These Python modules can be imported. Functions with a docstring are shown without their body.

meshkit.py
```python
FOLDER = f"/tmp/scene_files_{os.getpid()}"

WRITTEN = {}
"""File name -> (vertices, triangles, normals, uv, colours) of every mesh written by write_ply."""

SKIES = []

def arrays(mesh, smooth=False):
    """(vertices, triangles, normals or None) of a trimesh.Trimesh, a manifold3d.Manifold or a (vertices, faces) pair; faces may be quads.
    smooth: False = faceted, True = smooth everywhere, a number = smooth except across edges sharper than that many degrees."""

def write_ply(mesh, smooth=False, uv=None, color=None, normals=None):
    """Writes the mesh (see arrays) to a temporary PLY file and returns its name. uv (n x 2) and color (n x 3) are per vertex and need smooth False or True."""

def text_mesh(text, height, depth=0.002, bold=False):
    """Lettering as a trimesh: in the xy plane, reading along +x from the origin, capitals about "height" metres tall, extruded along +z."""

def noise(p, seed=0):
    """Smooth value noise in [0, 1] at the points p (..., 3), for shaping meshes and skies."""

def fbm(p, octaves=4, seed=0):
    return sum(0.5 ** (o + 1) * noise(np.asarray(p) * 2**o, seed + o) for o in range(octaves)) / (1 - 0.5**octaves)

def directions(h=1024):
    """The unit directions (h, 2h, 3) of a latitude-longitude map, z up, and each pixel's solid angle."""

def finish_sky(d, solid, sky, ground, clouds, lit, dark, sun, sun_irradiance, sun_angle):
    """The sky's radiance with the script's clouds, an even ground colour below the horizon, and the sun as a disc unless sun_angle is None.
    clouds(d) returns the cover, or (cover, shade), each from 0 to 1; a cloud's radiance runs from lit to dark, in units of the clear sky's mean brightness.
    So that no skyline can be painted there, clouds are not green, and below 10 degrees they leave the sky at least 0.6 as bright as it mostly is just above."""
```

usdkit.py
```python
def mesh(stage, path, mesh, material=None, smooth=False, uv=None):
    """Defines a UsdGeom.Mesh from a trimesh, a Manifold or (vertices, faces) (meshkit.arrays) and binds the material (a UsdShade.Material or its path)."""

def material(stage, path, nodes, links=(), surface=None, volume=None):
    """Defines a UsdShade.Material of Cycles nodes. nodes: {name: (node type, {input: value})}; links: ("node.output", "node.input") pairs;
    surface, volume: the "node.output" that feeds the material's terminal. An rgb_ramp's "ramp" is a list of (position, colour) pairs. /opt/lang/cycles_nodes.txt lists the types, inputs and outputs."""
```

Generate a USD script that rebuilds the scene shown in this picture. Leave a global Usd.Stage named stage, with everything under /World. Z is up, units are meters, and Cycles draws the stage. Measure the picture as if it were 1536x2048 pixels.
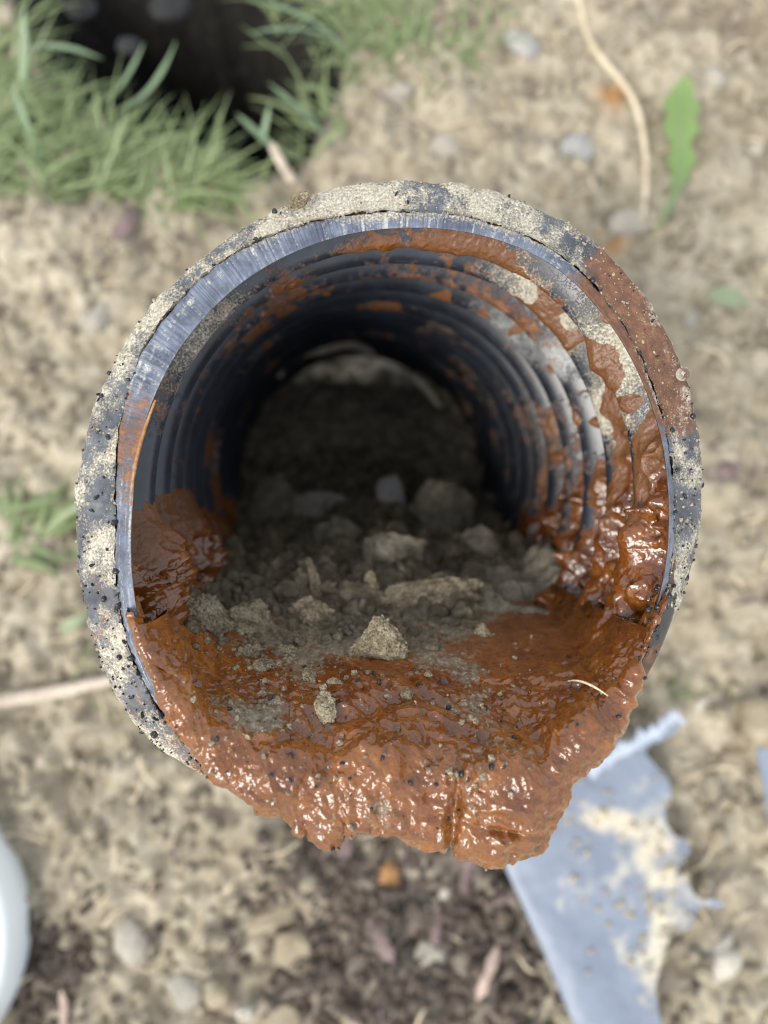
import math
import numpy as np
import trimesh
import usdkit
import meshkit
from pxr import Usd, UsdGeom, UsdLux, UsdShade, Sdf, Gf, Vt

stage = Usd.Stage.CreateInMemory()
UsdGeom.SetStageUpAxis(stage, UsdGeom.Tokens.z)
UsdGeom.SetStageMetersPerUnit(stage, 1.0)
world = UsdGeom.Xform.Define(stage, '/World')
stage.SetDefaultPrim(world.GetPrim())
UsdGeom.Scope.Define(stage, '/World/Looks')

# ------------------------------------------------------------------ camera
TILT = math.radians(10)                       # camera looks almost straight down
GROUND_D = 0.34                               # metres to the ground along the view
RIM_D = 0.135                                 # metres to the pipe's mouth
F = np.array([0, math.sin(TILT), -math.cos(TILT)])
R = np.array([1.0, 0, 0])
U = np.array([0, math.cos(TILT), math.sin(TILT)])
CAM = -GROUND_D * F
cam = UsdGeom.Camera.Define(stage, '/World/camera')
cam.CreateFocalLengthAttr(26.0)
cam.CreateHorizontalApertureAttr(26.0)
cam.CreateVerticalApertureAttr(26.0 * 4 / 3)
cam.CreateClippingRangeAttr(Gf.Vec2f(0.005, 500))
cam.CreateFStopAttr(8.5)
cam.CreateFocusDistanceAttr(0.140)
EXPOSURE = 1.22
cam.CreateExposureAttr(EXPOSURE)
m4 = Gf.Matrix4d(*R, 0, *U, 0, *(-F), 0, *CAM, 1)
cam.AddTransformOp().Set(m4)

# ------------------------------------------------------------------ light: bright overcast
SUN_EL, SUN_AZ = math.radians(47), math.radians(-138)       # azimuth = atan2(x, y)
SKY_STRENGTH, SUN_INT, SUN_ANGLE = 0.095, 0.40, 30.0
sky_mat = usdkit.material(stage, '/World/Looks/sky', {
    'sky': ('sky_texture', {'sky_type': 'single_scattering', 'sun_disc': False, 'sun_elevation': SUN_EL, 'sun_rotation': SUN_AZ, 'aerosol_density': 2.0}),
    'tc': ('texture_coordinate', {}),
    'n': ('noise_texture', {'scale': 3.0, 'detail': 6.0, 'roughness': 0.55}),
    'r': ('rgb_ramp', {'ramp': [(0.38, (0.35, 0.35, 0.35)), (0.60, (0.97, 0.97, 0.97))]}),
    'm': ('mix_color', {'b': (6.4, 6.6, 6.9)}),
    'bg': ('background_shader', {'strength': SKY_STRENGTH}),
}, [('tc.generated', 'n.vector'), ('n.fac', 'r.fac'), ('r.color', 'm.fac'), ('sky.color', 'm.a'), ('m.result', 'bg.color')], surface='bg.background')
dome = UsdLux.DomeLight.Define(stage, '/World/sky')
UsdShade.MaterialBindingAPI.Apply(dome.GetPrim()).Bind(sky_mat)
dome.GetPrim().SetCustomDataByKey('kind', 'structure')
sun = UsdLux.DistantLight.Define(stage, '/World/sun')
sun.CreateIntensityAttr(SUN_INT)
sun.CreateAngleAttr(SUN_ANGLE)
sun.CreateColorAttr(Gf.Vec3f(1.0, 0.95, 0.87))
sun.GetPrim().CreateAttribute('inputs:normalize', Sdf.ValueTypeNames.Bool).Set(True)
sun.AddRotateZOp().Set(-math.degrees(SUN_AZ))
sun.AddRotateXOp().Set(-(90 - math.degrees(SUN_EL)))

# ------------------------------------------------------------------ helpers
rng = np.random.default_rng(11)
used = {}
FPX = 1536.0


def ray(px, py):
    return F + (px - 768) / FPX * R - (py - 1024) / FPX * U


def at(px, py, d):
    return CAM + d * ray(px, py)


def gpt(px, py, z=0.0):
    """Where the view through a pixel of the photograph meets the ground, and how far that is."""
    r = ray(px, py)
    s = (z - CAM[2]) / r[2]
    return CAM + s * r, s


def project(P):
    q = np.asarray(P) - CAM
    d = q @ F
    return np.stack([768 + FPX * (q @ R) / d, 1024 - FPX * (q @ U) / d], -1), d


def path_for(name, parent='/World'):
    p = f'{parent}/{name}'
    n = used.get(p, -1) + 1
    used[p] = n
    return p if n == 0 else f'{p}_{n:03d}'


def tag(prim, label=None, cat=None, group=None, kind=None):
    for k, v in (('label', label), ('category', cat), ('group', group), ('kind', kind)):
        if v:
            prim.SetCustomDataByKey(k, v)
    return prim


def thing(name, label, cat, loc=(0, 0, 0), group=None, kind=None):
    x = UsdGeom.Xform.Define(stage, path_for(name))
    x.AddTranslateOp().Set(Gf.Vec3d(*map(float, loc)))
    tag(x.GetPrim(), label, cat, group, kind)
    return x.GetPrim()


def obj(name, mesh, mat, parent=None, smooth=True, origin=None, attrs=None, label=None, cat=None, group=None, kind=None):
    """One Mesh prim. World coordinates in mesh; under a parent Xform they are made local to it."""
    p = path_for(name, str(parent.GetPath()) if parent is not None else '/World')
    v, f = (np.asarray(mesh.vertices), np.asarray(mesh.faces)) if hasattr(mesh, 'vertices') else (np.asarray(mesh[0]), np.asarray(mesh[1]))
    off = np.zeros(3)
    if parent is not None:
        q = parent
        while str(q.GetPath()) != '/World':
            m = UsdGeom.Xformable(q).GetLocalTransformation()
            off = off + np.array(m.ExtractTranslation())
            q = q.GetParent()
    elif origin is not None:
        off = np.asarray(origin, float)
    g = usdkit.mesh(stage, p, (v - off, f), mat, smooth=smooth)
    if parent is None and origin is not None:
        g.AddTranslateOp().Set(Gf.Vec3d(*map(float, off)))
    for k, arr in (attrs or {}).items():
        arr = np.asarray(arr, np.float32)
        if arr.ndim == 1:
            arr = np.stack([arr] * 3, 1)
        UsdGeom.PrimvarsAPI(g).CreatePrimvar(k, Sdf.ValueTypeNames.Color3fArray, 'vertex').Set(Vt.Vec3fArray.FromNumpy(arr))
    tag(g.GetPrim(), label, cat, group, kind)
    return g.GetPrim()


def grid_faces(n, m, wrap=False):
    """Quads of an n x m grid of vertices as triangles; wrap closes the second direction."""
    i = np.arange(n - 1)[:, None]
    j = np.arange(m if wrap else m - 1)[None, :]
    j2 = (j + 1) % m
    a, b, c, d = i * m + j, i * m + j2, (i + 1) * m + j2, (i + 1) * m + j
    q = np.stack([a, b, c, d], -1).reshape(-1, 4)
    return np.vstack([q[:, [0, 1, 2]], q[:, [0, 2, 3]]])


def fbm(p, scale, oct=4, seed=0):
    return meshkit.fbm(np.asarray(p) * scale, oct, seed)


def sstep(a, b, x):
    t = np.clip((x - a) / (b - a), 0, 1)
    return t * t * (3 - 2 * t)


def vnormals(v, f):
    n = np.zeros_like(v)
    c = np.cross(v[f[:, 1]] - v[f[:, 0]], v[f[:, 2]] - v[f[:, 0]])
    for k in range(3):
        np.add.at(n, f[:, k], c)
    return n / np.maximum(np.linalg.norm(n, axis=1, keepdims=True), 1e-12)


ICO = {k: trimesh.creation.icosphere(subdivisions=k) for k in range(6)}


def clod(size, seed, rough=0.35, sub=4, freq=1.6, fine=0.10, boxy=0.0, facets=0):
    """A lump of soil or a stone about the origin; size is (x, y, z) in metres."""
    v = np.array(ICO[sub].vertices)
    if boxy:
        q = np.abs(v).max(1, keepdims=True)
        v = v * (1 - boxy) + v / q * 0.82 * boxy
    fr_ = np.random.default_rng(seed + 1000)
    for _ in range(facets):                                        # broken faces
        q = fr_.normal(size=3)
        q /= np.linalg.norm(q)
        v = v - np.maximum(v @ q - fr_.uniform(0.55, 0.8), 0)[:, None] * q * 0.92
    d = 1 + rough * 2 * (fbm(v + seed * 3.1, freq, 3, seed) - 0.5) + fine * 2 * (fbm(v + seed * 1.7, freq * 4, 4, seed + 9) - 0.5)
    return v * d[:, None] * (np.asarray(size) / 2), np.array(ICO[sub].faces)


def frame(n, spin=0.0):
    """Axes (x, y, n) as rows."""
    n = n / np.linalg.norm(n)
    a = np.cross(U, n) if abs(n @ U) < 0.95 else np.cross(R, n)
    a = R - (R @ n) * n if abs(R @ n) < 0.95 else a
    a /= np.linalg.norm(a)
    b = np.cross(n, a)
    c, s = math.cos(spin), math.sin(spin)
    return np.stack([c * a + s * b, -s * a + c * b, n])


def scatter(pts, normals, sizes, seed, sub=1, flat=0.75, rough=0.35, kinds=6):
    """Many small lumps as one mesh."""
    r = np.random.default_rng(seed)
    shapes = [clod((2, 2, 2), 70 + k + seed, rough, sub, 1.3, 0.0)[0] for k in range(kinds)]
    f0 = np.array(ICO[sub].faces)
    nv = len(shapes[0])
    n = len(pts)
    q = r.normal(size=(n, 4))
    q /= np.linalg.norm(q, axis=1, keepdims=True)
    w, x, y, z = q.T
    rot = np.stack([np.stack([1 - 2 * (y * y + z * z), 2 * (x * y - z * w), 2 * (x * z + y * w)], -1),
                    np.stack([2 * (x * y + z * w), 1 - 2 * (x * x + z * z), 2 * (y * z - x * w)], -1),
                    np.stack([2 * (x * z - y * w), 2 * (y * z + x * w), 1 - 2 * (x * x + y * y)], -1)], 1)
    base = np.stack(shapes)[r.integers(0, kinds, n)] * np.stack([np.ones(n), r.uniform(flat, 1, n), r.uniform(flat * 0.8, 1, n)], 1)[:, None, :]
    v = np.einsum('nij,nkj->nki', rot, base) * (np.asarray(sizes) / 2)[:, None, None] + np.asarray(pts)[:, None, :]
    f = f0[None] + (np.arange(n) * nv)[:, None, None]
    return v.reshape(-1, 3), f.reshape(-1, 3)


def tube(points, radii, sides=8, flat=1.0, seed=None):
    p = np.asarray(points, float)
    n = len(p)
    radii = np.broadcast_to(radii, (n,))
    t = np.gradient(p, axis=0)
    t /= np.linalg.norm(t, axis=1, keepdims=True) + 1e-12
    a = np.cross(t, F)
    a /= np.linalg.norm(a, axis=1, keepdims=True) + 1e-12
    b = np.cross(t, a)
    an = np.arange(sides) * 2 * np.pi / sides
    v = p[:, None] + radii[:, None, None] * (np.cos(an)[None, :, None] * a[:, None] + flat * np.sin(an)[None, :, None] * b[:, None])
    v = v.reshape(-1, 3)
    f = grid_faces(n, sides, True)
    v = np.vstack([v, p[0], p[-1]])
    k = np.arange(sides)
    c0 = np.stack([np.full(sides, n * sides), (k + 1) % sides, k], 1)
    c1 = np.stack([np.full(sides, n * sides + 1), (n - 1) * sides + k, (n - 1) * sides + (k + 1) % sides], 1)
    return v, np.vstack([f, c0, c1])


def spline(pts, n):
    from scipy.interpolate import CubicSpline
    p = np.asarray(pts, float)
    d = np.r_[0, np.cumsum(np.linalg.norm(np.diff(p, axis=0), axis=1))]
    return CubicSpline(d, p)(np.linspace(0, d[-1], n))


def join(parts):
    vs, fs, o = [], [], 0
    for v, f in parts:
        vs.append(v)
        fs.append(np.asarray(f) + o)
        o += len(v)
    return np.vstack(vs), np.vstack(fs)


# ------------------------------------------------------------------ materials
def mat(name, nodes, links, surface='p.BSDF'):
    return usdkit.material(stage, '/World/Looks/' + name, nodes, links, surface=surface)


def soil_mat(name, dark, mid, light, scale=180, rough=0.9, bump=0.0006, island=0.0, fine=1400, spec=0.2, grain=1.0):
    nodes = {
        'g': ('geometry', {}),
        'n': ('noise_texture', {'scale': scale, 'detail': 5.0, 'roughness': 0.65}),
        'r': ('rgb_ramp', {'ramp': [(0.28, dark), (0.5, mid), (0.72, light)]}),
        'nf': ('noise_texture', {'scale': fine, 'detail': 3.0, 'roughness': 0.7}),
        'rf': ('rgb_ramp', {'ramp': [(0.3, tuple(1 - grain * k for k in (.38, .40, .43))), (0.5, (1, 1, 1)), (0.72, tuple(1 + grain * k for k in (.35, .33, .26)))]}),
        'm': ('mix_color', {'blend_type': 'multiply', 'fac': 1.0, 'use_clamp': False}),
        'b': ('bump', {'distance': bump, 'strength': 1.0}),
        'p': ('principled_bsdf', {'roughness': rough, 'specular_ior_level': spec}),
    }
    links = [('g.position', 'n.vector'), ('g.position', 'nf.vector'), ('nf.fac', 'rf.fac'), ('r.color', 'm.a'), ('rf.color', 'm.b'),
             ('nf.fac', 'b.height'), ('b.normal', 'p.normal'), ('m.result', 'p.base_color')]
    if island:
        nodes['mr'] = ('map_range', {'from_min': 0.0, 'from_max': 1.0, 'to_min': -island, 'to_max': island})
        nodes['ad'] = ('math', {'math_type': 'add'})
        links += [('g.random_per_island', 'mr.value'), ('mr.result', 'ad.value1'), ('n.fac', 'ad.value2'), ('ad.value', 'r.fac')]
    else:
        links += [('n.fac', 'r.fac')]
    return mat(name, nodes, links)


M = {}
# ground soil: tan sand, with the darker bark soil patch and the dark topsoil of the hole taken from the mesh's own mask
M['ground'] = mat('ground_soil', {
    'g': ('geometry', {}),
    'a': ('attribute', {'attribute': 'mask'}),
    'sep': ('separate_color', {}),
    'n': ('noise_texture', {'scale': 95.0, 'detail': 7.0, 'roughness': 0.68}),
    'r': ('rgb_ramp', {'ramp': [(0.27, (0.28, 0.245, 0.185)), (0.42, (0.39, 0.35, 0.268)), (0.54, (0.475, 0.43, 0.335)), (0.70, (0.62, 0.575, 0.47))]}),
    'n2': ('noise_texture', {'scale': 13.0, 'detail': 5.0, 'roughness': 0.55}),
    'r2': ('rgb_ramp', {'ramp': [(0.36, (0.70, 0.66, 0.61)), (0.5, (0.95, 0.93, 0.90)), (0.62, (1.10, 1.08, 1.04))]}),
    'mu': ('mix_color', {'blend_type': 'multiply', 'fac': 1.0, 'use_clamp': False}),
    'nd': ('noise_texture', {'scale': 150.0, 'detail': 4.0, 'roughness': 0.65}),
    'rd': ('rgb_ramp', {'ramp': [(0.33, (0.10, 0.08, 0.07)), (0.52, (0.21, 0.175, 0.15)), (0.7, (0.40, 0.345, 0.28))]}),
    'md': ('mix_color', {}),
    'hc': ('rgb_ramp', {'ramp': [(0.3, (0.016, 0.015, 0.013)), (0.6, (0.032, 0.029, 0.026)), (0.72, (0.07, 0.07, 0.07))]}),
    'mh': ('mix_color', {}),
    'or': ('color', {'value': (0.42, 0.20, 0.055)}),
    'mo': ('mix_color', {}),
    'nf': ('noise_texture', {'scale': 900.0, 'detail': 3.0, 'roughness': 0.7}),
    'b': ('bump', {'distance': 0.0012, 'strength': 1.0}),
    'p': ('principled_bsdf', {'roughness': 0.92, 'specular_ior_level': 0.2}),
}, [('g.position', 'n.vector'), ('g.position', 'n2.vector'), ('g.position', 'nd.vector'), ('g.position', 'nf.vector'), ('n.fac', 'r.fac'), ('n2.fac', 'r2.fac'),
    ('r.color', 'mu.a'), ('r2.color', 'mu.b'), ('nd.fac', 'rd.fac'), ('a.color', 'sep.color'), ('sep.r', 'md.fac'), ('mu.result', 'md.a'), ('rd.color', 'md.b'),
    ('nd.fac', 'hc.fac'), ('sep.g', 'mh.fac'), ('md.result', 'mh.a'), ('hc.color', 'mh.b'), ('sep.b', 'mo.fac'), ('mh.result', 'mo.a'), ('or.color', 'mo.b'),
    ('nf.fac', 'b.height'), ('b.normal', 'p.normal'), ('mo.result', 'p.base_color')])
M['crumb'] = soil_mat('tan_crumb', (0.28, 0.245, 0.18), (0.47, 0.42, 0.32), (0.64, 0.59, 0.48), 200, island=0.2)
M['mulch'] = soil_mat('dark_bark_soil', (0.10, 0.08, 0.066), (0.22, 0.182, 0.15), (0.38, 0.33, 0.27), 260, island=0.22)
M['clod'] = soil_mat('grey_brown_soil', (0.12, 0.095, 0.06), (0.27, 0.225, 0.15), (0.46, 0.40, 0.29), 420, fine=2400, bump=0.0005, grain=2.0)
M['inner_soil'] = soil_mat('damp_grey_soil', (0.12, 0.105, 0.078), (0.27, 0.237, 0.18), (0.45, 0.40, 0.31), 240, fine=2400, bump=0.0005, grain=1.4)
M['inner_crumb'] = soil_mat('damp_grey_crumb', (0.13, 0.108, 0.075), (0.28, 0.24, 0.17), (0.47, 0.41, 0.30), 300, fine=2800, bump=0.0004, island=0.2, grain=1.4)
M['sand'] = soil_mat('pale_sand_grain', (0.40, 0.34, 0.24), (0.54, 0.48, 0.35), (0.72, 0.66, 0.52), 900, island=0.12, fine=3000)
M['stone_grey'] = soil_mat('grey_stone', (0.24, 0.225, 0.19), (0.34, 0.32, 0.275), (0.46, 0.42, 0.34), 120, 0.75, 0.0003)
M['stone_blue'] = soil_mat('blue_grey_stone', (0.24, 0.24, 0.23), (0.33, 0.33, 0.32), (0.44, 0.42, 0.37), 120, 0.7, 0.0003)
M['stone_tan'] = soil_mat('tan_stone', (0.21, 0.17, 0.115), (0.33, 0.28, 0.195), (0.46, 0.40, 0.30), 120, 0.8, 0.0004)
M['stone_shaded'] = soil_mat('hole_shade_stone', (0.016, 0.016, 0.016), (0.026, 0.027, 0.028), (0.04, 0.04, 0.04), 120, 0.7, 0.0003)  # shade of the hole is put into the stone colour
M['stone_white'] = soil_mat('pale_stone', (0.36, 0.33, 0.27), (0.50, 0.47, 0.40), (0.64, 0.60, 0.53), 150, 0.7, 0.0003)
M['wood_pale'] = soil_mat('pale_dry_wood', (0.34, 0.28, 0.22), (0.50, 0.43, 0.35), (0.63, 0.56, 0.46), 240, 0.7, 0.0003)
M['wood_purple'] = soil_mat('weathered_bark', (0.10, 0.07, 0.068), (0.19, 0.14, 0.135), (0.30, 0.235, 0.22), 240, 0.8, 0.0004)
M['wood_pink'] = soil_mat('pinkish_wood', (0.33, 0.24, 0.20), (0.46, 0.35, 0.30), (0.58, 0.47, 0.40), 240, 0.7, 0.0003)
M['orange_chip'] = soil_mat('orange_clay', (0.26, 0.13, 0.055), (0.37, 0.20, 0.09), (0.46, 0.28, 0.14), 240, 0.8, 0.0004)
M['straw'] = soil_mat('dry_straw', (0.50, 0.41, 0.27), (0.64, 0.54, 0.38), (0.74, 0.65, 0.49), 90, 0.6, 0.0002)

# black corrugated plastic; the mesh's mask gives r: sand dust, g: thin orange film, b: pale scale
def plastic(name, base, rough, scuff):
    return mat(name, {
        'g': ('geometry', {}),
        'a': ('attribute', {'attribute': 'mask'}),
        'sep': ('separate_color', {}),
        'n1': ('noise_texture', {'scale': 420.0, 'detail': 6.0, 'roughness': 0.72}),
        'n2': ('noise_texture', {'scale': 2100.0, 'detail': 3.0, 'roughness': 0.7}),
        'nm': ('mix_float', {'fac': 0.6}),
        's0': ('math', {'math_type': 'add'}), 's1': ('map_range', {'from_min': 0.90, 'from_max': 1.12, 'clamp': True}),
        'f0': ('math', {'math_type': 'add'}), 'f1': ('map_range', {'from_min': 0.90, 'from_max': 1.10, 'clamp': True}),
        'w0': ('math', {'math_type': 'add'}), 'w1': ('map_range', {'from_min': 0.92, 'from_max': 1.12, 'clamp': True}),
        'ns': ('noise_texture', {'scale': 160.0, 'detail': 5.0, 'roughness': 0.75}),
        'rb': ('rgb_ramp', {'ramp': [(0.40, base), (0.75, scuff)]}),
        'rs': ('rgb_ramp', {'ramp': [(0.3, (0.22, 0.19, 0.14)), (0.5, (0.39, 0.355, 0.275)), (0.7, (0.66, 0.62, 0.52))]}),
        'rf': ('rgb_ramp', {'ramp': [(0.3, (0.075, 0.031, 0.014)), (0.5, (0.145, 0.060, 0.026)), (0.72, (0.27, 0.13, 0.062))]}),
        'rw': ('rgb_ramp', {'ramp': [(0.3, (0.30, 0.31, 0.31)), (0.7, (0.52, 0.53, 0.52))]}),
        'm1': ('mix_color', {}), 'm2': ('mix_color', {}), 'm3': ('mix_color', {}),
        'mx': ('math', {'math_type': 'maximum'}), 'mx2': ('math', {'math_type': 'maximum'}),
        'ro': ('map_range', {'to_min': rough, 'to_max': 0.72}),
        'bh': ('math', {'math_type': 'multiply'}),
        'b': ('bump', {'distance': 0.00025, 'strength': 1.0}),
        'p': ('principled_bsdf', {'specular_ior_level': 0.75}),
    }, [('g.position', 'n1.vector'), ('g.position', 'n2.vector'), ('g.position', 'ns.vector'), ('n1.fac', 'nm.a'), ('n2.fac', 'nm.b'), ('a.color', 'sep.color'),
        ('sep.r', 's0.value1'), ('nm.result', 's0.value2'), ('s0.value', 's1.value'),
        ('sep.g', 'f0.value1'), ('n1.fac', 'f0.value2'), ('f0.value', 'f1.value'),
        ('sep.b', 'w0.value1'), ('nm.result', 'w0.value2'), ('w0.value', 'w1.value'),
        ('ns.fac', 'rb.fac'), ('n2.fac', 'rs.fac'), ('n1.fac', 'rf.fac'), ('n2.fac', 'rw.fac'),
        ('rb.color', 'm1.a'), ('rw.color', 'm1.b'), ('w1.result', 'm1.fac'), ('m1.result', 'm2.a'), ('rf.color', 'm2.b'), ('f1.result', 'm2.fac'),
        ('m2.result', 'm3.a'), ('rs.color', 'm3.b'), ('s1.result', 'm3.fac'), ('m3.result', 'p.base_color'),
        ('s1.result', 'mx.value1'), ('f1.result', 'mx.value2'), ('mx.value', 'mx2.value1'), ('w1.result', 'mx2.value2'), ('mx2.value', 'ro.value'), ('ro.result', 'p.roughness'),
        ('n2.fac', 'bh.value1'), ('mx2.value', 'bh.value2'), ('bh.value', 'b.height'), ('b.normal', 'p.normal')])


M['plastic'] = plastic('black_plastic', (0.010, 0.013, 0.019), 0.31, (0.030, 0.039, 0.055))
M['plastic_cut'] = plastic('sawn_plastic', (0.055, 0.066, 0.095), 0.36, (0.20, 0.23, 0.30))
M['plastic_out'] = plastic('scuffed_plastic', (0.030, 0.035, 0.045), 0.45, (0.15, 0.16, 0.18))
M['shaving'] = mat('plastic_shaving', {'p': ('principled_bsdf', {'base_color': (0.012, 0.014, 0.018), 'roughness': 0.35})}, [])

# wet iron-orange mud; mask r: grey soil worked into it, g: how lumpy and wet, b: paler orange
M['mud'] = mat('wet_orange_mud', {
    'g': ('geometry', {}),
    'a': ('attribute', {'attribute': 'mask'}),
    'sep': ('separate_color', {}),
    'n': ('noise_texture', {'scale': 170.0, 'detail': 6.0, 'roughness': 0.65, 'distortion': 0.6}),
    'r': ('rgb_ramp', {'ramp': [(0.25, (0.045, 0.013, 0.003)), (0.44, (0.112, 0.032, 0.005)), (0.60, (0.182, 0.056, 0.008)), (0.78, (0.27, 0.115, 0.025))]}),
    'n2': ('noise_texture', {'scale': 950.0, 'detail': 4.0, 'roughness': 0.7}),
    'rs': ('rgb_ramp', {'ramp': [(0.3, (0.075, 0.06, 0.04)), (0.55, (0.19, 0.155, 0.10)), (0.75, (0.40, 0.34, 0.23))]}),
    's0': ('math', {'math_type': 'add'}), 's1': ('map_range', {'from_min': 0.9, 'from_max': 1.1, 'clamp': True}),
    'm1': ('mix_color', {}),
    'pale': ('color', {'value': (0.225, 0.080, 0.009)}), 'pm': ('math', {'math_type': 'multiply', 'value2': 0.6}), 'm2': ('mix_color', {}),
    'rr': ('map_range', {'from_min': 0.3, 'from_max': 0.7, 'to_min': 0.14, 'to_max': 0.34}),
    'rm': ('mix_float', {'b': 0.75}),
    'n3': ('noise_texture', {'scale': 1150.0, 'detail': 1.0, 'roughness': 0.5}),
    'n4': ('noise_texture', {'scale': 430.0, 'detail': 1.5, 'roughness': 0.5, 'distortion': 0.4}),
    'hh': ('mix_float', {'fac': 0.28}),
    'ng': ('noise_texture', {'scale': 2300.0, 'detail': 2.0, 'roughness': 0.7}), 'rg': ('rgb_ramp', {'ramp': [(0.30, (0.45, 0.45, 0.5)), (0.42, (0.95, 0.95, 0.95)), (0.62, (1.02, 1.02, 1.02)), (0.74, (1.35, 1.45, 1.6))]}), 'mg': ('mix_color', {'blend_type': 'multiply', 'fac': 0.85, 'use_clamp': False}),
    'dull': ('color', {'value': (0.150, 0.066, 0.028)}), 'md': ('mix_color', {}), 'rw': ('mix_float', {'a': 0.50}),
    'b': ('bump', {'distance': 0.00075, 'strength': 1.0}),
    'p': ('principled_bsdf', {'specular_ior_level': 0.35, 'coat_roughness': 0.19, 'coat_ior': 1.45}),
}, [('g.position', 'n.vector'), ('g.position', 'n2.vector'), ('g.position', 'n3.vector'), ('g.position', 'n4.vector'), ('n.fac', 'r.fac'), ('n2.fac', 'rs.fac'), ('a.color', 'sep.color'),
    ('sep.r', 's0.value1'), ('n2.fac', 's0.value2'), ('s0.value', 's1.value'), ('sep.b', 'pm.value1'), ('pm.value', 'm2.fac'), ('r.color', 'm2.a'), ('pale.color', 'm2.b'),
    ('sep.g', 'md.fac'), ('dull.color', 'md.a'), ('m2.result', 'md.b'), ('md.result', 'm1.a'), ('rs.color', 'm1.b'), ('s1.result', 'm1.fac'), ('g.position', 'ng.vector'), ('ng.fac', 'rg.fac'), ('m1.result', 'mg.a'), ('rg.color', 'mg.b'), ('mg.result', 'p.base_color'), ('sep.g', 'p.coat_weight'),
    ('n4.fac', 'rr.value'), ('rr.result', 'rw.b'), ('sep.g', 'rw.fac'), ('rw.result', 'rm.a'), ('s1.result', 'rm.fac'), ('rm.result', 'p.roughness'),
    ('n4.fac', 'hh.a'), ('n3.fac', 'hh.b'), ('hh.result', 'b.height'), ('b.normal', 'p.normal'), ('b.normal', 'p.coat_normal')])


def leaf_mat(name, c0, c1, c2, tw=0.3, rough=0.33):
    return mat(name, {
        'g': ('geometry', {}), 'r': ('rgb_ramp', {'ramp': [(0.0, c0), (0.5, c1), (0.8, c2), (1.0, c2)]}),
        'n': ('noise_texture', {'scale': 120.0, 'detail': 2.0}), 'mx': ('mix_float', {'fac': 0.25}),
        'p': ('principled_bsdf', {'roughness': rough, 'specular_ior_level': 0.4}), 't': ('translucent_bsdf', {}), 'x': ('mix_closure', {'fac': tw})},
        [('g.random_per_island', 'mx.a'), ('g.position', 'n.vector'), ('n.fac', 'mx.b'), ('mx.result', 'r.fac'), ('r.color', 'p.base_color'), ('r.color', 't.color'), ('p.BSDF', 'x.closure1'), ('t.BSDF', 'x.closure2')], surface='x.closure')


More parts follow.
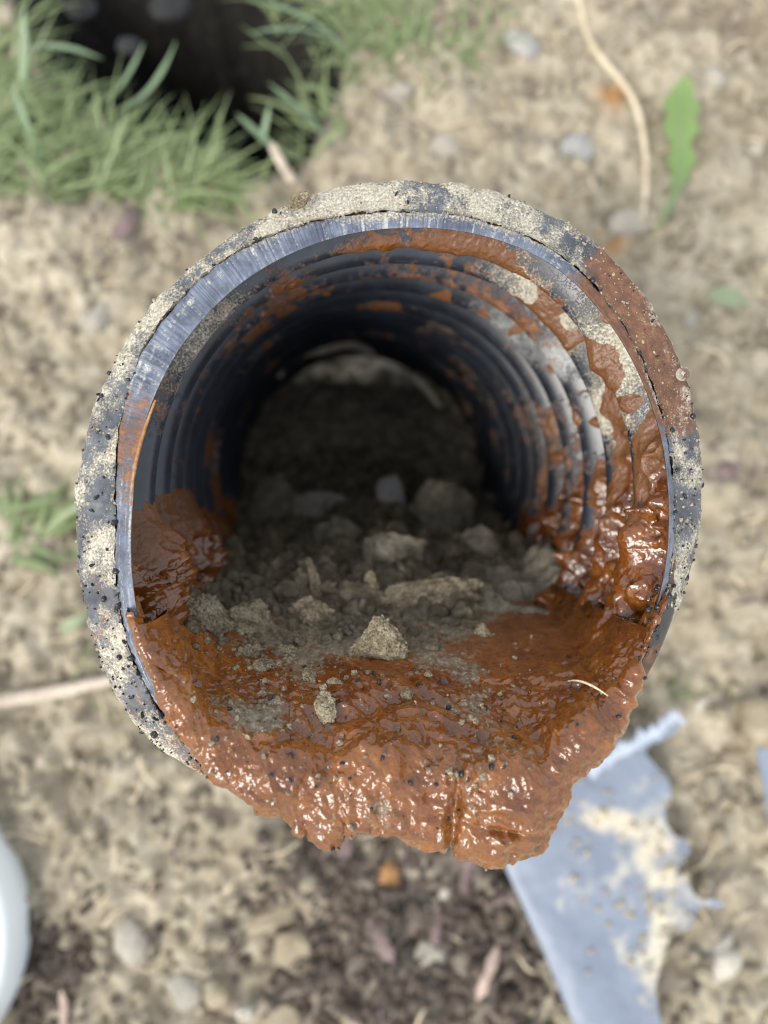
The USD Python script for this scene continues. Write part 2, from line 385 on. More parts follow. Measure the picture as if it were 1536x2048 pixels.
M['grass'] = leaf_mat('grass_blade', (0.19, 0.25, 0.11), (0.36, 0.42, 0.22), (0.74, 0.69, 0.49))
M['blade'] = leaf_mat('broad_grass_blade', (0.20, 0.29, 0.17), (0.23, 0.32, 0.19), (0.27, 0.36, 0.22))
M['leaf'] = leaf_mat('fresh_leaf', (0.22, 0.34, 0.11), (0.26, 0.38, 0.14), (0.32, 0.43, 0.19))
M['pale_leaf'] = leaf_mat('pale_leaf', (0.30, 0.36, 0.22), (0.34, 0.40, 0.25), (0.38, 0.43, 0.29))
M['sheet'] = mat('sky_sheen_sheet', {
    'g': ('geometry', {}), 'a': ('attribute', {'attribute': 'mask'}), 'sep': ('separate_color', {}),
    'n': ('noise_texture', {'scale': 160.0, 'detail': 6.0, 'roughness': 0.7}), 's0': ('math', {'math_type': 'add'}), 's1': ('map_range', {'from_min': 0.80, 'from_max': 1.22, 'clamp': True}),
    'rb': ('rgb_ramp', {'ramp': [(0.3, (0.17, 0.20, 0.255)), (0.7, (0.235, 0.27, 0.33))]}), 'n2': ('noise_texture', {'scale': 40.0, 'detail': 5.0, 'roughness': 0.7}),  # blue-grey sky reflection painted into the dark plastic's base colour
    'n3': ('noise_texture', {'scale': 900.0, 'detail': 3.0}), 'rs': ('rgb_ramp', {'ramp': [(0.3, (0.44, 0.39, 0.30)), (0.7, (0.70, 0.64, 0.50))]}),
    'm': ('mix_color', {}), 'ro': ('map_range', {'to_min': 0.48, 'to_max': 0.85}), 'p': ('principled_bsdf', {})},
    [('g.position', 'n.vector'), ('g.position', 'n2.vector'), ('g.position', 'n3.vector'), ('a.color', 'sep.color'), ('sep.r', 's0.value1'), ('n.fac', 's0.value2'), ('s0.value', 's1.value'), ('n2.fac', 'rb.fac'), ('n3.fac', 'rs.fac'),
     ('rb.color', 'm.a'), ('rs.color', 'm.b'), ('s1.result', 'm.fac'), ('m.result', 'p.base_color'), ('s1.result', 'ro.value'), ('ro.result', 'p.roughness')])
M['fringe'] = mat('torn_plastic_edge', {'p': ('principled_bsdf', {'base_color': (0.42, 0.47, 0.55), 'roughness': 0.5})}, [])
M['white_plastic'] = mat('white_plastic', {'p': ('principled_bsdf', {'base_color': (0.72, 0.77, 0.78), 'roughness': 0.3})}, [])
M['blue_plastic'] = mat('blue_grey_plastic', {'p': ('principled_bsdf', {'base_color': (0.11, 0.18, 0.28), 'roughness': 0.4})}, [])
M['water'] = mat('water_drop', {'p': ('principled_bsdf', {'base_color': (1, 1, 1), 'roughness': 0.02, 'ior': 1.33, 'transmission_weight': 1.0})}, [])

# ------------------------------------------------------------------ the pipe's own frame
K = RIM_D / FPX                                # metres per photograph pixel at the mouth
C0 = np.array([805.0, 1009.0])
AX = np.array([664.0, 862.0])                  # where the pipe's axis vanishes
O = at(*C0, RIM_D)
dv = ray(*AX)
dv /= np.linalg.norm(dv)
ex = R - (R @ dv) * dv
ex /= np.linalg.norm(ex)
ey = np.cross(dv, ex)


def P3(X, Y, a):
    """Pipe coordinates (right, down, into the pipe) to the world."""
    return O + np.asarray(X)[..., None] * ex + np.asarray(Y)[..., None] * ey + np.asarray(a)[..., None] * dv


PITCH, RR, RG = 0.0150, 0.0470, 0.0549         # corrugation: pitch, ridge and groove radius inside


def r_in(a):
    c = 0.5 + 0.5 * np.cos(2 * np.pi * (a + 0.0005) / PITCH)
    return RG - (RG - RR) * c ** 0.9


def r_out(a):
    return r_in(a) + 0.0025 + 0.0014 * np.exp(-np.maximum(a, 0) / 0.003)


# how far down until its lower edge is buried in the soil
far = lambda L, s: (P3(0, s * RG, L))[2]
LEN = 0.17
while far(LEN, -1) > 0.003 and LEN < 0.3:
    LEN += 0.001

# ------------------------------------------------------------------ ground
def spaced(lo, hi, step, reach):
    c = np.arange(lo, hi + step / 2, step)
    out, x, s = [], 0.0, step
    while x < reach:
        s *= 1.25
        x += s
        out.append(x)
    out = np.array(out)
    return np.r_[(lo - out)[::-1], c, hi + out]


HOLE_PX = np.array([(30, -80), (40, 40), (90, 150), (180, 215), (270, 265), (350, 310), (430, 345), (500, 355), (575, 315), (630, 230), (665, 130), (650, 50), (590, 10), (540, -80), (420, -160), (150, -160)])
HOLE = np.array([gpt(*p)[0][:2] for p in HOLE_PX])


def poly_sd(pts, poly):
    """Signed distance to a polygon, positive inside."""
    d = np.full(len(pts), 1e9)
    inside = np.zeros(len(pts), bool)
    for i in range(len(poly)):
        a, b = poly[i], poly[(i + 1) % len(poly)]
        e = b - a
        w = pts - a
        t = np.clip((w @ e) / (e @ e), 0, 1)
        d = np.minimum(d, np.linalg.norm(w - t[:, None] * e, axis=1))
        c = (a[1] > pts[:, 1]) != (b[1] > pts[:, 1])
        with np.errstate(divide='ignore', invalid='ignore'):
            c &= pts[:, 0] < (b[0] - a[0]) * (pts[:, 1] - a[1]) / (b[1] - a[1]) + a[0]
        inside ^= c
    return np.where(inside, d, -d)


PC = P3(0, 0, LEN)[:2]                         # the pipe's foot


def ground_z(xy):
    xy = np.asarray(xy, float)
    p = np.c_[xy, np.zeros(len(xy))]
    near = np.exp(-(np.maximum(np.abs(xy).max(1) - 0.35, 0) / 0.5) ** 2)
    z = 0.016 * (fbm(p, 16, 3, 1) - 0.5) + 0.014 * (fbm(p, 55, 3, 2) - 0.5)
    b = 1 - np.abs(2 * fbm(p, 75, 3, 5) - 1)
    z = z - 0.006 * (b - 0.7)                                     # cracks between clods
    z = z + 0.0085 * (fbm(p, 190, 3, 3) - 0.5)
    z = z * near + 0.25 * (1 - near) * (fbm(p, 0.35, 3, 8) - 0.5)
    wob = 0.012 * (fbm(p, 45, 3, 4) - 0.5)
    sd = poly_sd(xy, HOLE) + wob
    z = z - 0.21 * sstep(-0.003, 0.014, sd) + 0.02 * sstep(0.0, 0.02, sd) * (fbm(p, 40, 3, 12) - 0.5) * 2
    r = np.linalg.norm(xy - PC, axis=1)
    z = z - 0.004 * sstep(0.09, 0.05, r)
    return z


gx, gy = spaced(-0.235, 0.235, 0.0014, 40.0), spaced(-0.29, 0.33, 0.0014, 40.0)
GX, GY = np.meshgrid(gx, gy, indexing='ij')
gxy = np.c_[GX.ravel(), GY.ravel()]
gz = ground_z(gxy)
gv = np.c_[gxy, gz]
gf = grid_faces(len(gx), len(gy))[:, ::-1]
if np.cross(gv[gf[0, 1]] - gv[gf[0, 0]], gv[gf[0, 2]] - gv[gf[0, 0]])[2] < 0:
    gf = gf[:, ::-1]
gpx, _ = project(np.c_[gxy, np.zeros(len(gxy))])


def blob(c, r):
    return np.exp(-(((gpx - np.asarray(c)) / np.asarray(r)) ** 2).sum(1))


seen = (np.abs(gxy) < 0.36).all(1)
nz = fbm(np.c_[gxy, gz * 0], 60, 4, 21)
mulch = sum(w * blob(c, r) for c, r, w in (((800, 1800), (230, 190), 1.2), ((760, 1990), (240, 130), 1.0), ((1000, 1900), (110, 200), 0.9), ((90, 1930), (90, 110), 1.0), ((130, 430), (170, 60), 0.8), ((1190, 40), (120, 60), 0.5), ((1440, 60), (150, 80), 0.55), ((1460, 950), (70, 30), 0.5), ((380, 470), (160, 50), 0.45)))
mulch = 0.8 * sstep(0.2, 1.15, mulch * 0.9 + 2.2 * (nz - 0.5)) * seen
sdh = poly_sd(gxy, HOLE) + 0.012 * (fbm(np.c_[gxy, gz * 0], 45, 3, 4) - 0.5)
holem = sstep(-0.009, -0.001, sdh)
grassm = np.clip(blob((150, 300), (260, 130)) * 1.2 + blob((700, 60), (180, 80)) * 0.7, 0, 1) * 0.55
rust = np.clip(1.4 * (blob((1225, 195), (34, 24)) + blob((1222, 492), (26, 24)) + 0.7 * blob((1330, 840), (40, 60))) * (nz + 0.25), 0, 0.85)
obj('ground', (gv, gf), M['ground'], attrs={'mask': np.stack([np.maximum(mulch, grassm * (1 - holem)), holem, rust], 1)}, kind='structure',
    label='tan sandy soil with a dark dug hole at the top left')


def gsurf(px, py, lift=0.0):
    """The point of the bumpy ground seen at a pixel."""
    p, s = gpt(px, py)
    for _ in range(4):
        z = ground_z(p[None, :2])[0]
        p, s = gpt(px, py, z + lift)
    return p, s


# crumbs of soil all over the ground: nobody could count them
n = 7000
cx = np.c_[rng.uniform(-60, 1600, n), rng.uniform(-60, 2110, n)]
cp = np.array([gpt(*c)[0][:2] for c in cx])
sdc = poly_sd(cp, HOLE)
keep = sdc < -0.004
cx, cp = cx[keep], cp[keep]
sz = 0.0012 + 0.0075 * rng.random(len(cp)) ** 4.5
cz = ground_z(cp)
isd = np.zeros(len(cp))
for c, r, w in (((800, 1800), (230, 190), 1.2), ((760, 1990), (240, 130), 1.0), ((90, 1930), (90, 110), 1.0), ((1000, 1900), (110, 200), 0.9)):
    isd += w * np.exp(-(((cx - c) / r) ** 2).sum(1))
dk = isd + 0.5 * (rng.random(len(cp)) - 0.5) > 0.5
pc3 = np.c_[cp, cz + sz * 0.18]
obj('soil_crumbs', scatter(pc3[~dk], None, sz[~dk], 3, flat=0.6, rough=0.6, kinds=12), M['crumb'], smooth=True, kind='stuff', label='loose tan soil crumbs strewn over the ground', cat='soil')
n = 900
tx = np.c_[rng.normal(820, 190, n), rng.normal(1860, 130, n)]
tx[:150] = np.c_[rng.normal(90, 60, 150), rng.normal(1930, 70, 150)]
tp = np.array([gsurf(*c)[0] for c in tx])
ts = 0.0015 + 0.004 * rng.random(n) ** 2
bark = scatter(tp + [0, 0, 0.001], None, ts * 1.6, 8, flat=0.3)
obj('bark_crumbs', join([scatter(pc3[dk], None, sz[dk], 4), bark]), M['mulch'], kind='stuff', label='dark purplish bark crumbs in the soil below the pipe', cat='mulch')

# dry litter: short fibres and rootlets over the soil
lit = []
for _ in range(330):
    px_, py_ = rng.uniform(-20, 1560), rng.uniform(330, 2070) if rng.random() < 0.75 else rng.uniform(0, 330)
    p_, _s = gsurf(px_, py_)
    if p_[2] < -0.02 or poly_sd(p_[None, :2], HOLE)[0] > -0.02:
        continue
    a_, l_ = rng.uniform(0, 6.28), rng.uniform(0.004, 0.018)
    d_ = np.array([math.cos(a_), math.sin(a_), 0]) * l_
    q_ = np.array([p_ - d_ / 2, p_ + [0.1 * d_[1], -0.1 * d_[0], 0.0012], p_ + d_ / 2]) + [0, 0, 0.0016]
    lit.append(tube(spline(q_, 7), rng.uniform(0.00025, 0.0007), 5))
obj('plant_litter', join(lit[::2]), M['straw'], kind='stuff', label='fine dry plant fibres strewn over the soil', cat='litter')
obj('plant_litter', join(lit[1::2]), M['wood_purple'], kind='stuff', label='fine dark rootlets strewn over the soil', cat='litter')

# ------------------------------------------------------------------ drain pipe
NP = 840
phi = np.linspace(-np.pi, np.pi, NP, endpoint=False)
PHD = np.degrees(phi)


def knots(table, x):
    k = np.array(table, float)
    return np.interp(x, k[:, 0], k[:, 1])


pipe = thing('drain_pipe', 'black corrugated plastic drain pipe standing on the soil, sawn open mouth facing up', 'pipe', P3(0, 0, LEN))
# the soft pipe is not round, and the saw went through it at a slant
WIN = knots([(-180, .975), (-165, .98), (-145, .99), (-125, 1.0), (-90, 1.015), (-58, 1.06), (-25, 1.02), (0, 1.01), (20, 1.03), (40, 1.06), (60, 1.08), (90, 1.09), (120, 1.12), (140, 1.09), (150, 1.065), (165, 1.01), (180, .975)], PHD)
WOUT = knots([(-180, 1.016), (-150, .985), (-128, .978), (-90, 1.01), (-53, 1.05), (-35, 1.035), (0, 1.005), (20, .99), (38, .98), (90, 1.0), (115, 1.04), (128, 1.08), (141, 1.10), (153, 1.07), (170, 1.03), (180, 1.016)], PHD)
from scipy.ndimage import gaussian_filter1d
WIN, WOUT = gaussian_filter1d(WIN, 12, mode='wrap'), gaussian_filter1d(WOUT, 12, mode='wrap')
SLANT, SLEN = 0.122, 0.020
CYL = np.stack([np.cos(phi), np.sin(phi)], 1)
cutz = -SLANT * 0.052 * np.sin(phi) + 0.0006 * np.sin(phi * 2 + 1) + 0.0012 * (fbm(np.c_[CYL * 2.2, np.zeros(NP)], 1, 3, 31) - 0.5)  # the saw did not cut quite straight


def revolve(a, r, w, ph=None):
    """a, r: profile arrays (n,) or (n, NP): vertices (n*NP, 3)."""
    ph, cz = (phi, cutz) if ph is None else (ph, np.interp(ph, phi, cutz, period=2 * np.pi))
    m = len(ph)
    a = np.broadcast_to(a if np.ndim(a) == 2 else np.asarray(a)[:, None], (len(a), m))
    r = np.broadcast_to(r if np.ndim(r) == 2 else np.asarray(r)[:, None], (len(r), m)) * (1 + (w - 1) * np.exp(-(np.maximum(a, 0) / 0.06) ** 2))
    a = a + cz * np.exp(-np.maximum(a, 0) / SLEN)
    return P3(r * np.cos(ph), r * np.sin(ph), a).reshape(-1, 3), a, r


a_in = np.r_[np.linspace(0, 0.10, 260), np.linspace(0.10, LEN, 110)[1:]]
ri = r_in(a_in)
rimlip = 0.0006 * np.exp(-a_in / 0.0015)
INV, INA, INR = revolve(a_in, ri + rimlip, WIN)
n3 = lambda sc, oc, sd: fbm(INV, sc, oc, sd).reshape(len(a_in), NP)
fph = np.broadcast_to(PHD, INA.shape)
A0 = np.broadcast_to(a_in[:, None], INA.shape)
ridge = 0.5 + 0.5 * np.cos(2 * np.pi * (A0 + 0.0005) / PITCH)
gauss = lambda x, c, w: np.exp(-((x - c) / w) ** 2)
big, med, smal = n3(55, 4, 41), n3(160, 4, 42), n3(420, 3, 43)
# pale sand on the first grooves at the upper right, grey-white scale deeper in
sand = 0.46 * gauss(fph, -33, 13) * gauss(A0, 0.0095, 0.006) + 0.40 * gauss(fph, -52, 20) * gauss(A0, 0.022, 0.010) + 0.55 * gauss(fph, -20, 8) * gauss(A0, 0.024, 0.008) + 0.25
sand += 0.28 * gauss(fph, -140, 18) * gauss(A0, 0.018, 0.012) + 0.55 * (big - 0.5)
scale_ = 0.52 * gauss(fph, -50, 24) * gauss(A0, 0.058, 0.016) + 0.55 * gauss(fph, -36, 10) * gauss(A0, 0.040, 0.010) + 0.28 * (big - 0.5) + 0.35 * gauss(fph, -165, 14) * gauss(A0, 0.12, 0.03)
film = 0.21 + 0.32 * gauss(A0, 0.0148, 0.0042) * gauss(fph, -95, 60) + 0.32 * gauss(A0, 0.0298, 0.0045) * gauss(fph, -112, 45) + 0.25 * gauss(A0, 0.0448, 0.005) * gauss(fph, -70, 50)
film += 0.08 * gauss(fph, -155, 30) * gauss(A0, 0.03, 0.02) + 0.95 * (big - 0.5) + 0.55 * (med - 0.5) + 0.35 * gauss(fph, 90, 110)
obj('inner_wall', (INV, grid_faces(len(a_in), NP, True)[:, ::-1]), M['plastic'], pipe, attrs={'mask': np.stack([np.clip(sand, 0, 1), np.clip(film, 0, 1), np.clip(scale_, 0, 1)], -1).reshape(-1, 3)})

# sawn edge
NC, NQ = 14, 3000
ph2 = np.linspace(-np.pi, np.pi, NQ, endpoint=False)
PD2 = np.degrees(ph2)
tc = np.r_[np.linspace(0, 1, NC - 1), 1.12][:, None]
r0 = ri[0] + rimlip[0]
WID = [(-180, 3.2), (-150, 5.4), (-125, 5.0), (-100, 3.2), (-70, 2.6), (-40, 2.2), (-10, 1.5), (20, 1.7), (50, 2.2), (90, 3), (120, 3.2), (150, 3.2), (180, 3.0)]
wid = knots(WID, PHD) * 1e-3
rc = r0 + tc * wid[None]
rc2 = r0 + tc * (knots(WID, PD2) * 1e-3 + 0.0005 * (fbm(np.c_[PD2 * 0.5, PD2 * 0, PD2 * 0], 1, 3, 55) - 0.5))[None]
stri = fbm(np.c_[PD2 * 2.2, PD2 * 0, PD2 * 0], 1, 3, 51) - 0.5
topside = np.clip(gauss(PD2, -95, 55), 0, 1)[None]
along = fbm(np.stack([rc2 * 2600, np.broadcast_to(PD2 * 0.05, rc2.shape), rc2 * 0], -1), 1, 3, 52) - 0.5     # on the left the saw ran along the wall
ac = -0.00008 + tc * 0.0016 + 0.0011 * stri[None] * topside * (0.4 + 0.6 * tc) + 0.0006 * (1 - topside) * along
ac[0] = 0.0
ac[-1] += 0.0022                                              # its outer border runs down into the wall
CV, CA, CR = revolve(ac, rc2, np.interp(ph2, phi, WIN, period=2 * np.pi), ph2)
cn = fbm(CV, 90, 4, 53).reshape(NC, NQ)
csand = 0.04 + 0.44 * knots([(-180, .3), (-150, .35), (-120, .75), (-100, 1.0), (-75, 0.95), (-55, 0.9), (-40, 0.3), (-25, 1.1), (-10, 0.3), (60, 0.45), (180, .3)], PD2)[None] * (0.30 + 0.95 * tc) + 0.5 * (cn - 0.5)
cfilm = 0.12 + 0.66 * knots([(-180, .25), (-165, .75), (-150, .2), (-65, 0.0), (-55, 0.3), (-48, 1.0), (-20, 1.0), (-8, 0.35), (10, .35), (40, .5), (80, 1), (120, 0.55), (150, 0.15), (180, .25)], PD2)[None] + 0.5 * (cn - 0.5)
cpale = 0.33 + 0.8 * stri[None] * topside + 1.1 * along * (1 - topside) + 0.3 * (cn - 0.5)
obj('cut_edge', (CV, grid_faces(NC, NQ, True)), M['plastic_cut'], pipe, attrs={'mask': np.stack([np.clip(csand, 0, 1), np.clip(cfilm, 0, 1), np.clip(cpale, 0, 1)], -1).reshape(-1, 3)})

a_o = np.r_[np.linspace(0, 0.03, 130), np.linspace(0.03, LEN, 120)[1:]]
start = rc[-2][None] * WIN[None]
k0 = np.exp(-(a_o[:, None] / 0.0028) ** 1.5)
ro = r_out(a_o)[:, None] * (1 + (WOUT[None] - 1) * np.exp(-(a_o[:, None] / 0.06) ** 2))
ro = np.maximum(ro, start) * (1 - k0) + start * k0
ao = np.broadcast_to(a_o[:, None], ro.shape) + np.interp(phi, ph2, ac[-2])[None] * np.exp(-a_o / 0.003)[:, None]
OV, OA, OR = revolve(ao, ro, np.ones(NP))
on = fbm(OV, 120, 4, 61).reshape(OA.shape)
on2 = fbm(OV, 420, 3, 62).reshape(OA.shape)
osand = 0.085 + 0.40 * knots([(-180, 1.0), (-150, .9), (-120, 1.05), (-95, 1.25), (-60, 1.2), (-48, .55), (-25, .50), (-5, .8), (20, 1.1), (45, 1.15), (70, .9), (120, .8), (150, 1.0), (180, 1.0)], PHD)[None] + 0.85 * (on - 0.5) + 0.65 * (on2 - 0.5)
ofilm = 0.06 + 0.62 * knots([(-180, .25), (-168, .55), (-150, .1), (-75, -0.5), (-60, -0.3), (-48, 1.15), (-18, 1.1), (-8, 0.25), (40, .1), (110, .6), (140, .75), (165, .55), (180, .25)], PHD)[None] + 0.6 * (fbm(OV, 70, 4, 63).reshape(OA.shape) - 0.5)
OVn = OV + ((on2.ravel()[:, None] - 0.42) * 0.0013 + (on.ravel()[:, None] - 0.45) * 0.0010) * (P3(np.cos(phi), np.sin(phi), phi * 0) - O)[None].repeat(len(a_o), 0).reshape(-1, 3)
obj('outer_wall', (OVn, grid_faces(len(a_o), NP, True)), M['plastic_out'], pipe, attrs={'mask': np.stack([np.clip(osand, 0, 1), np.clip(ofilm, 0, 1), np.full(on.shape, 0.15)], -1).reshape(-1, 3)})

# grains and plastic shavings stuck on the rim
n = 6500
gi = rng.integers(0, NP, n * 3)
dens = knots([(-180, .5), (-150, .6), (-115, 1.0), (-60, 1.0), (-45, .6), (-10, .5), (0, .6), (60, .55), (90, .2), (130, .6), (180, .5)], PHD)
gi = gi[rng.random(len(gi)) < dens[gi]][:n]
ai = rng.integers(0, 72, len(gi))
gp = OVn.reshape(len(a_o), NP, 3)[ai, gi]
gs = 0.00014 + 0.00055 * rng.random(len(gi)) ** 6
obj('sand_grains', scatter(gp, None, gs * 1.25, 14, sub=1, flat=0.45, rough=0.7, kinds=10), M['sand'], kind='stuff', label='pale sand grains stuck round the outside of the pipe mouth', cat='sand')
n = 850
gi = rng.integers(0, NP, n * 6)
dens = knots([(-180, .2), (-165, .25), (-130, .06), (-60, .06), (-20, .12), (-5, .35), (15, .5), (45, .3), (80, .2), (116, 1.4), (138, 1.4), (150, .6), (168, .3), (180, .2)], PHD)
gi = gi[rng.random(len(gi)) < dens[gi]][:n]
ai = np.clip(rng.normal(20, 16, len(gi)).astype(int), 0, 60)
bp = OVn.reshape(len(a_o), NP, 3)[ai, gi] - 0.0002 * dv
bs = 0.0004 + 0.0011 * rng.random(len(gi)) ** 4
obj('plastic_shavings', scatter(bp, None, bs, 15, sub=1, flat=0.12, rough=0.7, kinds=10), M['shaving'], pipe, kind='stuff')

# ------------------------------------------------------------------ orange mud: bed and slumped lip
OUT = np.array([(268, 1196), (272, 1225), (284, 1270), (306, 1330), (342, 1415), (385, 1490), (440, 1560), (490, 1592), (515, 1625), (560, 1628), (592, 1648), (600, 1662), (612, 1650), (640, 1668), (668, 1682), (684, 1658), (740, 1645), (800, 1662), (862, 1678), (905, 1676), (925, 1702), (965, 1720), (1040, 1706), (1090, 1668), (1108, 1595), (1125, 1560), (1180, 1500), (1222, 1436), (1246, 1376), (1266, 1330), (1286, 1285), (1306, 1240), (1326, 1180)], float)
seg = np.r_[0, np.cumsum(np.linalg.norm(np.diff(OUT, axis=0), axis=1))]
NJ, NS = 560, 330
so = np.linspace(0, seg[-1], NJ)
ocx, ocy = np.interp(so, seg, OUT[:, 0]), np.interp(so, seg, OUT[:, 1])
uj = np.linspace(0, 1, NJ)
# outline points are given as seen; lay them at the depth they have there
edge_a = np.interp(uj, [0, 0.12, 0.22, 0.30, 0.5, 0.70, 0.78, 0.86, 0.94, 1], [0.0004, -0.0006, -0.0014, -0.002, -0.002, -0.002, -0.0018, -0.0014, -0.0006, 0.0004])
edge_a = edge_a - SLANT * (ocy - C0[1]) * K


def unproj_plane(px, py, a):
    """Pipe coordinates X, Y of the point seen at a pixel at depth a in the pipe."""
    d = F[None] + ((px - 768) / FPX)[:, None] * R - ((py - 1024) / FPX)[:, None] * U
    s = ((O - CAM) @ dv + a) / (d @ dv)
    q = CAM + s[:, None] * d - O
    return q @ ex, q @ ey


print('LEN', LEN)
OX, OY = unproj_plane(ocx, ocy, edge_a)
# back edge of the bed, deep in the pipe: from wall to wall along the floor
FLOOR = 0.0262
bx = np.interp(uj, [0, 0.10, 0.25, 0.78, 0.92, 1], [-0.0465, -0.0455, -0.036, 0.037, 0.0455, 0.0485])
by = np.interp(uj, [0, 0.10, 0.25, 0.5, 0.78, 0.92, 1], [0.0165, 0.0195, 0.0265, FLOOR, 0.0275, 0.0205, 0.0145])
BACK_A = np.interp(uj, [0, 0.08, 0.2, 0.8, 0.92, 1], [0.012, 0.045, 0.082, 0.082, 0.050, 0.014])
# profile from back (s = 0) over the lip (s = 0.84) and under it (s = 1)
ps = np.array([0, 0.14, 0.28, 0.42, 0.56, 0.68, 0.78, 0.84, 0.89, 0.94, 1.0])
pg = np.array([0, 0.012, 0.04, 0.14, 0.36, 0.58, 0.84, 1.0, 0.985, 0.95, 0.86])
pa = np.array([1.0, 0.74, 0.50, 0.27, 0.10, 0.010, 0.0, 0.0, 0.0, 0.0, 0.0])
pda = np.array([0, 0, 0, 0, -0.001, -0.0030, -0.0030, -0.0005, 0.0035, 0.0075, 0.0125])
ss = np.linspace(0, 1, NS)
from scipy.interpolate import PchipInterpolator
G, A1, DA = PchipInterpolator(ps, pg)(ss)[:, None], PchipInterpolator(ps, pa)(ss)[:, None], PchipInterpolator(ps, pda)(ss)[:, None]
sidew = np.clip(1 - np.minimum(uj, 1 - uj) / 0.26, 0, 1)[None]            # 1 at the two ends, where the mud only clings to the wall
G2 = G * (1 - sidew) + (0.5 * G + 0.5 * np.clip(ss / 0.84, 0, 1)[:, None] * np.where(ss[:, None] > 0.84, G, 1)) * sidew
MX = bx[None] * (1 - G2) + OX[None] * G2
MY = by[None] * (1 - G2) + OY[None] * G2
MA = edge_a[None] * (1 - A1) + BACK_A[None] * A1 + DA * (1 - 0.75 * sidew)
rimr = 0.0470 * np.interp(np.degrees(np.arctan2(MY, MX)), PHD, WIN)
over = sstep(-0.0025, 0.0002, np.hypot(MX, MY) - rimr) * (ss[:, None] < 0.85)      # nothing of the sawn edge pokes through
lim = -SLANT * MY - 0.0012
MA = np.where(over > 0, MA * (1 - over) + np.minimum(MA, lim) * over, MA)
# keep to the wall inside the pipe
rad = np.hypot(MX, MY)
tuck = np.maximum(1 - sstep(0, 0.035, uj), 1 - sstep(1, 0.965, uj))[None] * (ss[:, None] < 0.9)
cap = np.where(MA > 0.002, 0.0550 * np.interp(np.degrees(np.arctan2(MY, MX)), PHD, WIN), 1.0)
sc = np.minimum(1, cap / np.maximum(rad, 1e-9))
MX, MY = MX * sc, MY * sc
rd = np.maximum(np.hypot(MX, MY), 1e-6)
MX, MY, MA = MX * (1 + 0.0020 * tuck / rd), MY * (1 + 0.0020 * tuck / rd), MA + 0.0045 * tuck
BV = P3(MX, MY, MA).reshape(-1, 3)
BF = grid_faces(NS, NJ)
BN = vnormals(BV, BF)
if (BN.reshape(NS, NJ, 3)[NS // 2, NJ // 2] @ dv) > 0:
    BF = BF[:, ::-1]
    BN = -BN
bpx, _ = project(BV)


def pblob(c, r, rot=0.0, P=None):
    q = (bpx if P is None else P) - np.asarray(c)
    cr, sr = math.cos(rot), math.sin(rot)
    q = np.stack([q[:, 0] * cr + q[:, 1] * sr, -q[:, 0] * sr + q[:, 1] * cr], 1)
    return np.exp(-((q / np.asarray(r)) ** 2).sum(1))


S_ = np.repeat(ss, NJ)
U_ = np.tile(uj, NS)
SW = np.tile(sidew[0], NS)
lump = np.clip(sstep(0.40, 0.60, S_) * 0.9 + 0.55 * SW + 0.35, 0, 1.25)
edge = sstep(0, 0.02, U_) * sstep(1, 0.98, U_)
flow = BV @ np.stack([ex * 0.55, ey, dv], 1)                            # features stretched across, as mud that slid
wv = BV + 0.002 * (np.stack([fbm(BV, 120, 2, 80 + k) for k in range(3)], 1) - 0.5)
bill = lambda sc, o, sd: np.abs(2 * fbm(wv, sc, o, sd) - 1)
disp = 0.0046 * (fbm(BV, 42, 3, 71) - 0.5) + lump * (0.0030 * (fbm(wv, 120, 3, 72) - 0.5) + 0.0012 * (0.4 - bill(230, 2, 73)) + 0.0011 * (fbm(wv, 430, 3, 74) - 0.5)) + 0.0005 * (fbm(flow, 900, 2, 75) - 0.5)
disp += lump * (0.0007 * (0.45 - bill(560, 2, 78)) + 0.0002 * (fbm(wv, 1100, 2, 79) - 0.5))
disp += 0.0035 * pblob((1010, 1610), (85, 90)) - 0.0022 * pblob((907, 1640), (12, 70), 0.1) - 0.0016 * pblob((1010, 1655), (70, 9), 0.1)      # the hanging nose at the right and its creases
disp += 0.0022 * pblob((1000, 1540), (110, 26), -0.1) + 0.002 * pblob((560, 1560), (60, 40)) - 0.0016 * pblob((700, 1440), (130, 16), -0.35)
disp += 0.0025 * pblob((330, 1300), (26, 120), -0.3) + 0.0022 * pblob((1180, 1420), (40, 110), 0.55)
disp *= edge * sstep(1.0, 0.93, S_)
BV = BV + disp[:, None] * BN
mn = fbm(BV, 130, 4, 76)
mn2 = fbm(BV, 45, 3, 77)
soilm = 0.12 + 0.55 * pblob((690, 1250), (260, 75)) + 0.35 * pblob((860, 1200), (200, 60)) + 0.36 * pblob((540, 1420), (110, 80)) + 0.30 * pblob((960, 1440), (60, 130)) + 0.12 * pblob((820, 1330), (330, 110)) + 1.0 * (mn - 0.5) + 0.5 * (mn2 - 0.5)
palem = np.clip(0.45 * sstep(0.45, 0.75, S_) + 0.4 * pblob((380, 1330), (110, 150)) + 1.2 * (mn - 0.5), 0, 1)
mud = thing('orange_mud', 'wet orange brown mud spilling out over the lower lip of the pipe', 'mud', O + 0.05 * ey)
bed = obj('mud_bed', (BV, BF), M['mud'], mud, attrs={'mask': np.stack([np.clip(soilm, 0, 1), np.clip(lump + 0.4, 0, 1), palem], 1)})
BN2 = vnormals(BV, BF)

